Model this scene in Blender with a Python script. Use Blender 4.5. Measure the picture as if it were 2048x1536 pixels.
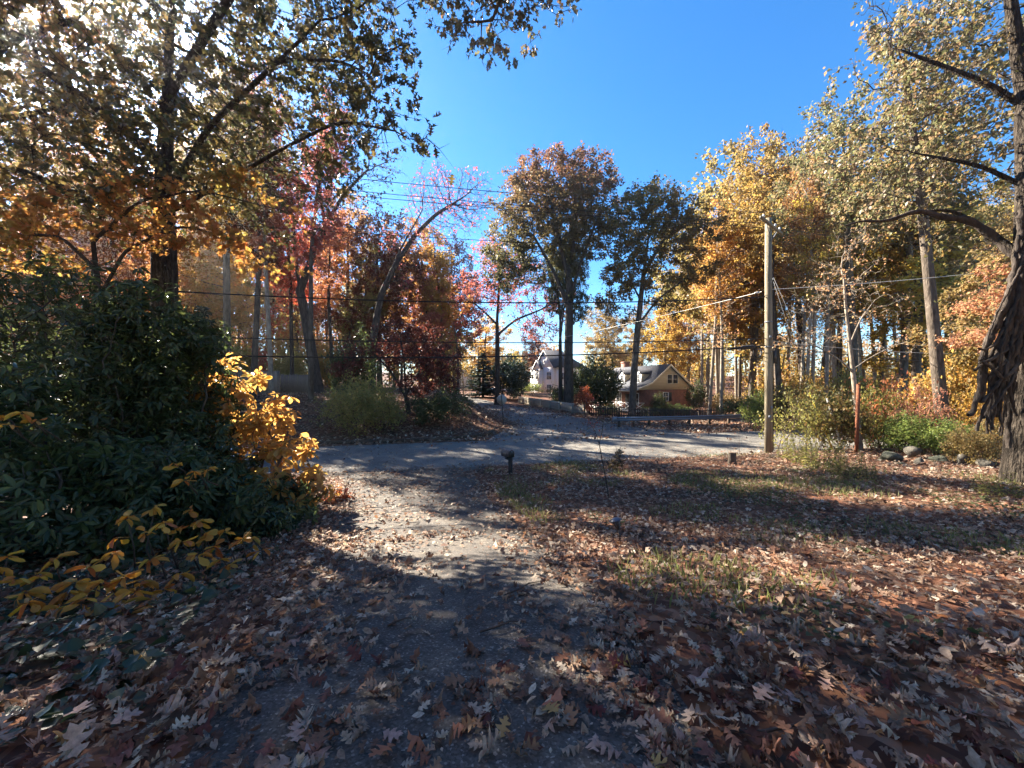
import bpy, math, random
import numpy as np
from mathutils import Vector, Matrix

# ------------------------------------------------------------------ scene, camera, light
S = bpy.context.scene
COL = S.collection
for o in list(bpy.data.objects):
    bpy.data.objects.remove(o)

CAM_H = 1.6
FPX = 770.0                                   # focal length in photo pixels (2048 wide, ultra wide phone lens)
cam_d = bpy.data.cameras.new('camera')
cam_d.sensor_fit = 'HORIZONTAL'
cam_d.sensor_width = 36.0
cam_d.lens = 36.0 * FPX / 2048.0
cam_d.clip_start = 0.05
cam_d.clip_end = 2000
cam = bpy.data.objects.new('camera', cam_d)
COL.objects.link(cam)
cam.location = (0, 0, CAM_H)
cam.rotation_euler = (math.radians(90), 0, 0)
S.camera = cam

SUN_DIR = Vector((-1.226, 1.0, 1.02)).normalized()     # towards the sun
SUN_EL = math.asin(SUN_DIR.z)
SUN_AZ = math.atan2(SUN_DIR.x, SUN_DIR.y)              # clockwise from +Y
W = bpy.data.worlds.new('World')
S.world = W
W.use_nodes = True
wn, wl = W.node_tree.nodes, W.node_tree.links
sky_t = wn.new('ShaderNodeTexSky')
sky_t.sky_type = 'NISHITA'
sky_t.sun_disc = False
sky_t.sun_elevation = SUN_EL
sky_t.sun_rotation = SUN_AZ
sky_t.altitude = 300
sky_t.air_density = 1.0
sky_t.dust_density = 0.0
sky_t.ozone_density = 4.8
sky_s = wn.new('ShaderNodeHueSaturation')
sky_s.inputs['Saturation'].default_value = 1.22
wl.new(sky_t.outputs[0], sky_s.inputs['Color'])
wl.new(sky_s.outputs[0], wn['Background'].inputs[0])
wn['Background'].inputs[1].default_value = 0.051

sun_d = bpy.data.lights.new('sun', 'SUN')
sun_d.energy = 5.0
sun_d.angle = math.radians(0.5)
sun_d.color = (1.0, 0.90, 0.76)
sun = bpy.data.objects.new('sun', sun_d)
COL.objects.link(sun)
sun.rotation_euler = SUN_DIR.to_track_quat('Z', 'Y').to_euler()

S.view_settings.view_transform = 'Standard'
S.view_settings.look = 'None'
S.view_settings.exposure = 2.78
S.view_settings.gamma = 1.0
S.view_settings.use_curve_mapping = False
S.render.engine = 'CYCLES'
cy = S.cycles
cy.max_bounces = 8
cy.diffuse_bounces = 4
cy.glossy_bounces = 2
cy.transmission_bounces = 5
cy.transparent_max_bounces = 6
cy.caustics_reflective = False
cy.caustics_refractive = False
cy.sample_clamp_indirect = 6.0
cy.use_denoising = True

# ------------------------------------------------------------------ helpers
def px(x, y, Z):
    """photo pixel at distance Z -> place in the world"""
    return np.array([(x - 1024.0) / FPX * Z, Z, CAM_H + (768.0 - y) / FPX * Z])

def smooth(t):
    t = np.clip(t, 0, 1)
    return t * t * (3 - 2 * t)

def hash2(i, j, seed):
    n = np.sin(i * 127.1 + j * 311.7 + seed * 74.7) * 43758.5453
    return n - np.floor(n)

def vnoise(x, y, seed=0):
    x = np.asarray(x, float); y = np.asarray(y, float)
    i, j = np.floor(x), np.floor(y)
    f, h = x - i, y - j
    f = f * f * (3 - 2 * f); h = h * h * (3 - 2 * h)
    a, b = hash2(i, j, seed), hash2(i + 1, j, seed)
    c, d = hash2(i, j + 1, seed), hash2(i + 1, j + 1, seed)
    return (a * (1 - f) + b * f) * (1 - h) + (c * (1 - f) + d * f) * h

def fbm(x, y, seed=0):
    return 0.55 * vnoise(x, y, seed) + 0.3 * vnoise(x * 2.1, y * 2.1, seed + 3) + 0.15 * vnoise(x * 4.3, y * 4.3, seed + 7)

def make_mesh(name, V, faces, mats=(), rnd=None, smooth_shade=False):
    """faces: (n,3) or (n,4) array, or a list of index lists"""
    me = bpy.data.meshes.new(name)
    V = np.asarray(V, np.float32)
    me.vertices.add(len(V))
    me.vertices.foreach_set('co', V.ravel())
    if isinstance(faces, np.ndarray):
        n, k = faces.shape
        tot = np.full(n, k, np.int32)
        idx = faces.astype(np.int32).ravel()
    else:
        n = len(faces)
        tot = np.array([len(f) for f in faces], np.int32)
        idx = np.array([i for f in faces for i in f], np.int32)
    start = np.concatenate([[0], np.cumsum(tot)[:-1]]).astype(np.int32)
    me.loops.add(len(idx))
    me.loops.foreach_set('vertex_index', idx)
    me.polygons.add(n)
    me.polygons.foreach_set('loop_start', start)
    if smooth_shade:
        me.polygons.foreach_set('use_smooth', np.ones(n, bool))
    me.update(calc_edges=True)
    me.validate()
    if rnd is not None:
        at = me.attributes.new('rnd', 'FLOAT', 'FACE')
        at.data.foreach_set('value', np.asarray(rnd, np.float32))
    for m in (mats if isinstance(mats, (list, tuple)) else [mats]):
        me.materials.append(m)
    return me

def link(name, me, parent=None, loc=None):
    o = bpy.data.objects.new(name, me)
    COL.objects.link(o)
    if parent is not None:
        o.parent = parent
    if loc is not None:
        o.location = loc
    return o

def tag(o, label=None, cat=None, group=None, kind=None):
    if label: o['label'] = label
    if cat: o['category'] = cat
    if group: o['group'] = group
    if kind: o['kind'] = kind
    return o

def thing(name, label, cat, loc=(0, 0, 0), rz=0.0, group=None):
    o = bpy.data.objects.new(name, None)
    o.empty_display_size = 0.2
    COL.objects.link(o)
    o.location = loc
    o.rotation_euler = (0, 0, rz)
    return tag(o, label, cat, group)

class MB:
    """collects solids and becomes one mesh"""
    def __init__(self):
        self.v, self.f = [], []
    def add(self, V, F):
        b = len(self.v)
        self.v += [tuple(p) for p in V]
        self.f += [[i + b for i in f] for f in F]
        return self
    def box(self, a, b):
        (x0, y0, z0), (x1, y1, z1) = a, b
        V = [(x0, y0, z0), (x1, y0, z0), (x1, y1, z0), (x0, y1, z0), (x0, y0, z1), (x1, y0, z1), (x1, y1, z1), (x0, y1, z1)]
        return self.add(V, [[3, 2, 1, 0], [4, 5, 6, 7], [0, 1, 5, 4], [1, 2, 6, 5], [2, 3, 7, 6], [3, 0, 4, 7]])
    def prism(self, poly, axis, a, b):
        """closed 2-D outline pushed along an axis from a to b"""
        n = len(poly)
        def P(p, t):
            return {'x': (t, p[0], p[1]), 'y': (p[0], t, p[1]), 'z': (p[0], p[1], t)}[axis]
        V = [P(p, a) for p in poly] + [P(p, b) for p in poly]
        F = [list(range(n))[::-1], list(range(n, 2 * n))] + [[i, (i + 1) % n, n + (i + 1) % n, n + i] for i in range(n)]
        return self.add(V, F)
    def tube(self, P, R, n=8, cap=True):
        V, F = tube_vf(np.asarray(P, float), np.broadcast_to(np.asarray(R, float), (len(P),)), n)
        F = [list(f) for f in F]
        if cap:
            F.append(list(range(n))[::-1]); F.append([len(V) - n + i for i in range(n)])
        return self.add(V, F)
    def bar(self, a, b, w, h):
        """straight square bar from a to b"""
        a, b = Vector(a), Vector(b)
        d = (b - a).normalized()
        up = Vector((0, 0, 1)) if abs(d.z) < 0.9 else Vector((1, 0, 0))
        s = d.cross(up).normalized(); u = s.cross(d)
        V = []
        for p in (a, b):
            for i, j in ((-1, -1), (1, -1), (1, 1), (-1, 1)):
                V.append(p + s * (i * w / 2) + u * (j * h / 2))
        return self.add([tuple(v) for v in V], [[3, 2, 1, 0], [4, 5, 6, 7], [0, 1, 5, 4], [1, 2, 6, 5], [2, 3, 7, 6], [3, 0, 4, 7]])
    def mesh(self, name, mat, smooth_shade=False):
        return make_mesh(name, np.array(self.v), self.f, mat, None, smooth_shade)
    def build(self, name, mat, parent=None, loc=None, smooth_shade=False):
        me = self.mesh(name, mat, smooth_shade)
        import bmesh
        bm = bmesh.new(); bm.from_mesh(me)
        bmesh.ops.recalc_face_normals(bm, faces=bm.faces)
        bm.to_mesh(me); bm.free()
        return link(name, me, parent, loc)

def unit(a):
    return a / np.maximum(np.linalg.norm(a, axis=-1, keepdims=True), 1e-9)

def tube_vf(P, R, n, ridge=None):
    """ring tube along the points P with radii R"""
    T = np.gradient(P, axis=0) if len(P) > 2 else np.repeat((P[1] - P[0])[None], 2, 0)
    T = unit(T)
    m = unit((P[-1] - P[0])[None])[0]
    ref = np.array([1., 0, 0]) if abs(m[0]) < 0.6 else np.array([0, 1., 0])
    A = unit(np.cross(T, ref)); B = np.cross(T, A)
    th = np.arange(n) / n * 2 * np.pi
    rr = np.ones((len(P), n)) if ridge is None else ridge
    V = P[:, None, :] + (R[:, None] * rr)[:, :, None] * (np.cos(th)[None, :, None] * A[:, None, :] + np.sin(th)[None, :, None] * B[:, None, :])
    k = len(P)
    i = np.arange(k - 1)[:, None] * n; j = np.arange(n)[None, :]; j2 = (j + 1) % n
    F = np.stack([i + j, i + j2, i + n + j2, i + n + j], -1).reshape(-1, 4)
    return V.reshape(-1, 3), F

# ------------------------------------------------------------------ leaf shapes (x across, y along, z up)
def leaf_template(half, fold=0.12, droop=0.15):
    """half: right-hand outline [(x, y)...] from stalk to tip; returns vertices and triangles with a midrib"""
    h = [(0, 0)] + list(half) + [(0, 1)]
    ys = sorted(set(y for _, y in h[1:-1]))
    mid = [(0, 0)] + [(0, y) for y in ys[1:-1:2]] + [(0, 1)] if len(ys) > 3 else [(0, 0), (0, ys[len(ys) // 2]), (0, 1)]
    V = [(0, y) for _, y in mid]
    T = []
    for s in (1, -1):
        b = len(V)
        V += [(s * x, y) for x, y in half]
        out = [0] + list(range(b, b + len(half))) + [len(mid) - 1]
        i, j = 0, 0
        while i < len(out) - 1 or j < len(mid) - 1:
            if i < len(out) - 1 and (j >= len(mid) - 1 or V[out[i + 1]][1] <= V[j + 1][1] + 1e-6):
                t = (out[i], out[i + 1], j); i += 1
            else:
                t = (out[i], j + 1, j); j += 1
            if len(set(t)) == 3:
                T.append(t if s > 0 else t[::-1])
    V3 = [(x, y, fold * abs(x) * 2 - droop * y * y + 0.04 * math.sin(9 * y + 5 * x)) for x, y in V]
    return np.array(V3), np.array(T)

QUAD = (np.array([(0, 0, 0), (.36, .45, .08), (0, 1, -.06), (-.36, .45, .08)]), np.array([(0, 1, 2), (0, 2, 3)]))
OAK = leaf_template([(.02, .13), (.16, .145), (.24, .21), (.11, .26), (.07, .32), (.28, .37), (.41, .50), (.27, .50), (.11, .525), (.09, .58), (.25, .67), (.32, .79), (.19, .77), (.085, .78), (.12, .86), (.14, .93), (.045, .94)], .25, .12)
OAK_B = leaf_template([(.02, .10), (.20, .17), (.29, .28), (.13, .31), (.09, .38), (.34, .46), (.43, .60), (.26, .58), (.13, .62), (.24, .72), (.27, .86), (.14, .83), (.06, .93)], -.2, -.2)
OVAL = leaf_template([(.15, .2), (.26, .45), (.20, .75)], .2, .1)
OAK_M = leaf_template([(.24, .22), (.08, .36), (.38, .55), (.10, .68)], .2, .1)
LANCE = leaf_template([(.13, .25), (.17, .55), (.11, .82)], .18, .28)
OBOV = leaf_template([(.10, .22), (.24, .55), (.20, .82)], .22, .22)
OAK_S = leaf_template([(.30, .30), (.09, .46), (.36, .66)], .2, .1)
IVY = leaf_template([(.42, .22), (.28, .6)], .15, .15)
STAR = leaf_template([(.10, .12), (.48, .22), (.20, .42), (.36, .78), (.12, .64)], .15, .15)
BLADE = (np.array([(-.03, 0, 0), (.03, 0, 0), (.018, .55, .05), (0, 1, .25)]), np.array([(0, 1, 2), (0, 2, 3)]))

def scatter(tmpl, pos, axis, normal, size, rnd, curl=None):
    """many copies of a leaf in one vertex / face list"""
    tv, tt = tmpl
    d = unit(axis)
    s = unit(np.cross(d, normal)); n = np.cross(s, d)
    size = np.asarray(size)[:, None, None]
    c = 1.0 if curl is None else np.asarray(curl)[:, None, None]
    wd_ = 1.0 if curl is None else (1.12 - .16 * np.abs(np.asarray(curl)))[:, None, None]
    V = pos[:, None, :] + size * (tv[None, :, 0:1] * wd_ * s[:, None, :] + tv[None, :, 1:2] * d[:, None, :] + c * tv[None, :, 2:3] * n[:, None, :])
    F = (np.arange(len(pos)) * len(tv))[:, None, None] + tt[None]
    return V.reshape(-1, 3), F.reshape(-1, 3), np.repeat(rnd, len(tt))

def join_vf(parts):
    V, F, R, b = [], [], [], 0
    for v, f, r in parts:
        V.append(v); F.append(f + b); R.append(r); b += len(v)
    return np.concatenate(V), np.concatenate(F), np.concatenate(R)

def rand_dir(rng, n):
    return unit(rng.normal(size=(n, 3)))

# ------------------------------------------------------------------ the lie of the land
def X_near(X): return 15.3 + 0.21 * X          # near edge of the road
def X_far(X): return 22.0 + 0.24 * X           # far edge
ST_Y = [22, 26, 30, 42, 52, 68, 82, 110, 140]
ST_L = [-1.5, -.6, .6, -2.3, -5.6, -12, -19, -34, -52]
ST_R = [14, 11.5, 8.8, 4.2, -.8, -7, -13.5, -28, -46]
def street_l(Y): return np.interp(Y, ST_Y, ST_L)
def street_r(Y): return np.interp(Y, ST_Y, ST_R)
DR_Y = [-8, 1.6, 3, 6, 10, 12.5, 14, 15.5]
DR_L = [-1.2, -1.35, -1.8, -2.95, -4.4, -5.5, -6.8, -9.5]
DR_R = [.9, .92, .85, .5, -.55, -1.15, -1.3, -.6]

def ground(X, Y):
    X = np.asarray(X, float); Y = np.asarray(Y, float)
    den = np.maximum(X_near(np.clip(X, -38, 40)), 7.0)
    Yn = Y * 15.3 / den
    near = np.interp(Yn, [-30, 0, 1.6, 3, 4.5, 6, 8, 10, 14, 15.3], [.3, .02, 0, -.22, -.55, -.9, -1.18, -1.38, -1.58, -1.6])
    near = near + .34 * smooth((X - 3) / 7) * smooth((Yn - 4) / 5) * (1 - smooth((Yn - 13.2) / 2))
    near = near + .25 * smooth((-X - 4) / 4) * (1 - smooth((Yn - 11) / 3))
    df = Y - X_far(X)
    st = -1.6 + 1.55 * smooth((Y - 27) / 75)
    bank = -1.6 + 2.3 * smooth((df - .3) / 14) + .8 * smooth((df - 14) / 40)
    yard = -1.6 - .85 * smooth((Y - 33) / 14) * smooth((X - 5) / 8) * (1 - smooth((Y - 60) / 16)) + 1.2 * smooth((Y - 55) / 26)
    wl_ = smooth((street_l(Y) - X + .3) / 5.5)
    wr_ = smooth((X - street_r(Y) - 1.0) / 7)
    far = st * (1 - wl_) * (1 - wr_) + bank * wl_ + yard * wr_
    far = np.where(df > 0, far, -1.6)
    t = smooth((df + 1.5) / 1.5)
    return np.where(Y < X_near(X), near, -1.6 * (1 - t) + far * t) + 5.5 * smooth((Y - 98) / 70)

def gz(x, y):
    return float(ground(x, y))

def off_road(xp, Z, m=.7):
    """a plant that would stand on the asphalt moves to the nearer verge"""
    k = (xp - 1024) / FPX
    X = k * Z
    if X_near(X) - m < Z < X_far(X) + m:
        zn, zf = (15.3 - m - .05) / (1 - .21 * k), (22.0 + m + .05) / (1 - .24 * k)
        Z = zn if Z - zn < zf - Z else zf
    return Z

def on_ground(xp, Z, dz=0.0):
    X = (xp - 1024) / FPX * Z
    return np.array([X, Z, gz(X, Z) + dz])

# ------------------------------------------------------------------ materials
def newmat(name):
    m = bpy.data.materials.new(name)
    m.use_nodes = True
    m.node_tree.nodes.clear()
    nt = m.node_tree
    out = nt.nodes.new('ShaderNodeOutputMaterial')
    return m, nt, out

def N(nt, kind, **kw):
    n = nt.nodes.new(kind)
    for k, v in kw.items():
        if k in n.inputs.keys():
            n.inputs[k].default_value = v
        else:
            setattr(n, k, v)
    return n

def ramp(nt, stops, interp='LINEAR'):
    r = nt.nodes.new('ShaderNodeValToRGB')
    r.color_ramp.interpolation = interp
    e = r.color_ramp.elements
    while len(e) < len(stops):
        e.new(0.5)
    for i, (p, c) in enumerate(stops):
        e[i].position = p
        e[i].color = (*c, 1)
    return r

def leafmat(name, cols, trans=.5, rough=.5, spec=.25, glow=1.35, jitter=.03, sat=.84, blotch=0.0):
    """leaf: per-leaf colour from a palette, light shining through the blade"""
    m, nt, out = newmat(name)
    at = N(nt, 'ShaderNodeAttribute', attribute_name='rnd')
    cols = [tuple(sum(c) / 3 + (v - sum(c) / 3) * sat for v in c) for c in cols]
    stops = [(i / max(1, len(cols) - 1), c) for i, c in enumerate(cols)]
    r = ramp(nt, stops)
    nt.links.new(at.outputs['Fac'], r.inputs[0])
    oi = nt.nodes.new('ShaderNodeObjectInfo')
    mr = N(nt, 'ShaderNodeMapRange')
    mr.inputs['To Min'].default_value = .5 - jitter * .5
    mr.inputs['To Max'].default_value = .5 + jitter * .5
    nt.links.new(oi.outputs['Random'], mr.inputs['Value'])
    hs = nt.nodes.new('ShaderNodeHueSaturation')
    nt.links.new(mr.outputs[0], hs.inputs['Hue'])
    nt.links.new(r.outputs[0], hs.inputs['Color'])
    if blotch:
        ge = nt.nodes.new('ShaderNodeNewGeometry')
        bz = N(nt, 'ShaderNodeTexNoise', Scale=38.0, Detail=4, Roughness=.7)
        nt.links.new(ge.outputs['Position'], bz.inputs['Vector'])
        bm_ = N(nt, 'ShaderNodeMapRange')
        bm_.inputs['From Min'].default_value = .3; bm_.inputs['From Max'].default_value = .7
        bm_.inputs['To Min'].default_value = 1 - blotch; bm_.inputs['To Max'].default_value = 1 + blotch
        nt.links.new(bz.outputs['Fac'], bm_.inputs['Value'])
        nt.links.new(bm_.outputs[0], hs.inputs['Value'])
    p = N(nt, 'ShaderNodeBsdfPrincipled', Roughness=rough)
    p.inputs['Specular IOR Level'].default_value = spec
    nt.links.new(hs.outputs[0], p.inputs['Base Color'])
    hs2 = nt.nodes.new('ShaderNodeHueSaturation')
    hs2.inputs['Saturation'].default_value = 1.04
    hs2.inputs['Value'].default_value = glow
    nt.links.new(hs.outputs[0], hs2.inputs['Color'])
    tr = nt.nodes.new('ShaderNodeBsdfTranslucent')
    nt.links.new(hs2.outputs[0], tr.inputs[0])
    mx = N(nt, 'ShaderNodeMixShader')
    mx.inputs[0].default_value = trans
    nt.links.new(p.outputs[0], mx.inputs[1])
    nt.links.new(tr.outputs[0], mx.inputs[2])
    nt.links.new(mx.outputs[0], out.inputs[0])
    return m

def surfmat(name, cols, scale=4.0, rough=.8, spec=.25, bump=.3, bump_scale=None, stretch=(1, 1, 1), metal=0.0, detail=6.0, coord='Object'):
    """noise-mottled surface"""
    m, nt, out = newmat(name)
    tc = nt.nodes.new('ShaderNodeTexCoord')
    mp = nt.nodes.new('ShaderNodeMapping')
    mp.inputs['Scale'].default_value = stretch
    nt.links.new(tc.outputs[coord], mp.inputs[0])
    nz = N(nt, 'ShaderNodeTexNoise', Scale=scale, Detail=detail, Roughness=.62)
    nt.links.new(mp.outputs[0], nz.inputs['Vector'])
    k = len(cols)
    r = ramp(nt, [(.28 + .44 * i / max(1, k - 1), c) for i, c in enumerate(cols)])
    nt.links.new(nz.outputs['Fac'], r.inputs[0])
    p = N(nt, 'ShaderNodeBsdfPrincipled', Roughness=rough, Metallic=metal)
    p.inputs['Specular IOR Level'].default_value = spec
    nt.links.new(r.outputs[0], p.inputs['Base Color'])
    if bump:
        n2 = N(nt, 'ShaderNodeTexNoise', Scale=bump_scale or scale * 3, Detail=5)
        nt.links.new(mp.outputs[0], n2.inputs['Vector'])
        b = N(nt, 'ShaderNodeBump', Strength=bump)
        b.inputs['Distance'].default_value = .04 if bump < .95 else .12
        nt.links.new(n2.outputs['Fac'], b.inputs['Height'])
        nt.links.new(b.outputs[0], p.inputs['Normal'])
    nt.links.new(p.outputs[0], out.inputs[0])
    return m

M = {}
M['bark'] = surfmat('bark_grey_brown', [(.035, .028, .022), (.10, .08, .062), (.17, .14, .11)], 7, .9, .1, .9, 16, (1, 1, .28))
M['bark_dark'] = surfmat('bark_dark', [(.02, .017, .015), (.06, .048, .04), (.10, .08, .065)], 8, .9, .1, .9, 18, (1, 1, .25))
M['bark_pale'] = surfmat('bark_pale', [(.10, .085, .065), (.24, .20, .155), (.36, .31, .25)], 5, .85, .15, .6, 14, (1, 1, .4))
M['bark_deep'] = surfmat('bark_deep_furrowed', [(.014, .012, .010), (.048, .039, .031), (.115, .094, .072)], 11, .92, .06, 1.0, 22, (1, 1, .3))
M['vine_bark'] = surfmat('vine_bark', [(.014, .011, .010), (.05, .04, .033), (.10, .082, .066)], 9, .9, .1, .9, 22, (1, 1, .3))
M['twig'] = surfmat('twig', [(.05, .035, .028), (.11, .08, .06)], 6, .85, .15, 0)

M['oak_green'] = leafmat('leaf_oak_green', [(.035, .046, .018), (.052, .062, .020), (.085, .080, .024), (.17, .105, .028), (.045, .055, .018), (.20, .12, .03)], .38, .42, .35, 1.2)
M['oak_gloss'] = leafmat('leaf_oak_gloss', [(.11, .12, .06), (.15, .155, .075), (.20, .18, .09), (.26, .16, .08), (.13, .14, .06)], .4, .34, .5)
M['olive'] = leafmat('leaf_olive', [(.085, .085, .025), (.13, .12, .03), (.19, .14, .035), (.22, .12, .035), (.10, .10, .03)], .5)
M['rust_top'] = leafmat('leaf_rust_over_olive', [(.085, .085, .028), (.105, .10, .03), (.13, .105, .032), (.15, .10, .034), (.18, .085, .034), (.21, .08, .036)], .48)
M['dark_olive'] = leafmat('leaf_dark_olive', [(.06, .07, .022), (.09, .09, .028), (.12, .11, .03), (.17, .11, .03)], .45)
M['yellow'] = leafmat('leaf_yellow', [(.38, .27, .03), (.45, .27, .03), (.50, .30, .04), (.32, .26, .04), (.42, .20, .025)], .55)
M['gold'] = leafmat('leaf_gold', [(.44, .24, .035), (.50, .29, .045), (.40, .18, .03), (.54, .34, .07), (.32, .22, .04)], .6, .4, .35)
M['tan_yellow'] = leafmat('leaf_tan_yellow', [(.24, .18, .05), (.32, .22, .06), (.20, .16, .05), (.30, .17, .05), (.22, .19, .06)], .5)
M['orange'] = leafmat('leaf_orange', [(.36, .13, .035), (.42, .17, .04), (.30, .095, .035), (.44, .22, .045), (.28, .13, .04)], .55)
M['amber_brown'] = leafmat('leaf_amber_brown', [(.34, .19, .045), (.28, .14, .045), (.38, .24, .055), (.26, .18, .05), (.33, .155, .04)], .52)
M['red'] = leafmat('leaf_red', [(.36, .045, .030), (.44, .075, .030), (.30, .035, .030), (.46, .12, .030), (.38, .06, .04)], .55)
M['rust'] = leafmat('leaf_rust', [(0.253, 0.09, 0.033), (0.345, 0.132, 0.033), (0.1955, 0.072, 0.033), (0.391, 0.18, 0.0385), (0.299, 0.084, 0.033)], .5)
M['pink_red'] = leafmat('leaf_pink_red', [(.36, .10, .075), (.42, .15, .09), (.30, .07, .06), (.42, .10, .06), (.33, .16, .08)], .5)
M['maroon'] = leafmat('leaf_maroon', [(0.0938, 0.0216, 0.022), (0.1375, 0.0264, 0.0242), (0.075, 0.024, 0.0242), (0.2125, 0.036, 0.033), (0.1, 0.036, 0.0275)], .4)
M['green_yellow'] = leafmat('leaf_green_yellow', [(.22, .22, .045), (.29, .26, .05), (.35, .29, .06), (.18, .19, .04), (.36, .25, .05)], .5)
M['bright_green'] = leafmat('leaf_bright_green', [(.13, .18, .03), (.18, .22, .035), (.24, .25, .045), (.10, .14, .03)], .5)
M['dull_green'] = leafmat('leaf_dull_green', [(.045, .065, .022), (.07, .09, .03), (.10, .11, .035), (.055, .07, .025)], .4)
M['rhodo'] = leafmat('leaf_rhododendron', [(0.028, 0.0442, 0.0162), (0.0385, 0.0578, 0.0175), (0.0595, 0.0782, 0.0203), (0.0315, 0.0476, 0.0162), (0.0963, 0.119, 0.0243)], .34, .36, .34, 2.2)
M['ivy'] = leafmat('leaf_ivy', [(0.0224, 0.0378, 0.0154), (0.035, 0.054, 0.0198), (0.049, 0.0675, 0.022), (0.07, 0.0607, 0.022)], .25, .38, .4)
M['needle'] = leafmat('leaf_needle', [(.020, .040, .024), (.03, .055, .03), (.042, .065, .032), (.025, .045, .028)], .25)
M['mixed'] = leafmat('leaf_mixed_oak', [(.12, .13, .05), (.17, .165, .06), (.22, .18, .08), (.30, .17, .09), (.15, .15, .055), (.26, .15, .06)], .48, .45, .35)
M['coral'] = leafmat('leaf_coral', [(0.437, 0.1955, 0.091), (0.475, 0.253, 0.104), (0.399, 0.161, 0.078), (0.456, 0.299, 0.117)], .55)
M['litter'] = leafmat('leaf_fallen', [(0.1395, 0.0577, 0.0289), (0.2092, 0.0966, 0.0439), (0.3255, 0.1879, 0.0983), (0.093, 0.0429, 0.0231), (0.3952, 0.2684, 0.1561), (0.2674, 0.1074, 0.0393), (0.1628, 0.0752, 0.0371), (0.4883, 0.3825, 0.2428), (0.3488, 0.161, 0.0486), (0.1976, 0.11, 0.0624), (0.4185, 0.3154, 0.1966), (0.5231, 0.4294, 0.2891)], .25, .65, .14, 1.1, .03, .72, .4)
M['grass'] = leafmat('grass_blade', [(.10, .13, .03), (.17, .19, .045), (.27, .24, .09), (.13, .155, .035)], .5)
M['weed'] = leafmat('leaf_weed', [(.15, .17, .03), (.22, .21, .04), (.27, .22, .05), (.11, .13, .03)], .5)
LITTER_COLS = {
    'dark_red': leafmat('leaf_fallen_dark_red', [(0.1037, 0.0336, 0.023), (0.1464, 0.048, 0.0299)], .25, .65, .14, 1.1, .04, .84, .35),
    'brown': leafmat('leaf_fallen_brown', [(0.2074, 0.09, 0.0517), (0.2684, 0.12, 0.0633)], .25, .65, .14, 1.1, .04, .84, .35),
    'pale': leafmat('leaf_fallen_pale', [(0.3782, 0.24, 0.1667), (0.4514, 0.3, 0.2185)], .25, .65, .14, 1.1, .03, .84, .35),
    'orange': leafmat('leaf_fallen_orange', [(0.3904, 0.156, 0.0517), (0.4392, 0.192, 0.069)], .3, .5, .3, 1.1, .04),
    'yellow': leafmat('leaf_fallen_yellow', [(0.4392, 0.264, 0.0575), (0.488, 0.3, 0.069)], .3, .5, .3, 1.1, .03)}

def groundmat():
    m, nt, out = newmat('ground_leaf_strewn')
    L = nt.links.new
    g = nt.nodes.new('ShaderNodeNewGeometry')
    vo = N(nt, 'ShaderNodeTexVoronoi', Scale=11.0)
    L(g.outputs['Position'], vo.inputs['Vector'])
    sep = nt.nodes.new('ShaderNodeSeparateColor')
    L(vo.outputs['Color'], sep.inputs[0])
    lr = ramp(nt, [(0, (.05, .022, .015)), (.25, (.12, .05, .03)), (.5, (.18, .08, .045)), (.72, (.10, .045, .026)), (.86, (.25, .14, .09)), (1, (.20, .08, .03))])
    L(sep.outputs[0], lr.inputs[0])
    n1 = N(nt, 'ShaderNodeTexNoise', Scale=.35, Detail=6, Roughness=.65)
    L(g.outputs['Position'], n1.inputs['Vector'])
    soil = ramp(nt, [(.3, (.03, .022, .016)), (.52, (.06, .045, .03)), (.7, (.05, .065, .02))])
    L(n1.outputs['Fac'], soil.inputs[0])
    n2 = N(nt, 'ShaderNodeTexNoise', Scale=1.1, Detail=5, Roughness=.7)
    L(g.outputs['Position'], n2.inputs['Vector'])
    cov = ramp(nt, [(.34, (0, 0, 0)), (.52, (1, 1, 1))])
    L(n2.outputs['Fac'], cov.inputs[0])
    mx = N(nt, 'ShaderNodeMix', data_type='RGBA')
    L(cov.outputs[0], mx.inputs['Factor']); L(soil.outputs[0], mx.inputs['A']); L(lr.outputs[0], mx.inputs['B'])
    p = N(nt, 'ShaderNodeBsdfPrincipled', Roughness=.9)
    p.inputs['Specular IOR Level'].default_value = .15
    L(mx.outputs['Result'], p.inputs['Base Color'])
    b = N(nt, 'ShaderNodeBump', Strength=.9); b.inputs['Distance'].default_value = .05
    L(sep.outputs[1], b.inputs['Height']); L(b.outputs[0], p.inputs['Normal'])
    L(p.outputs[0], out.inputs[0])
    return m

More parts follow.
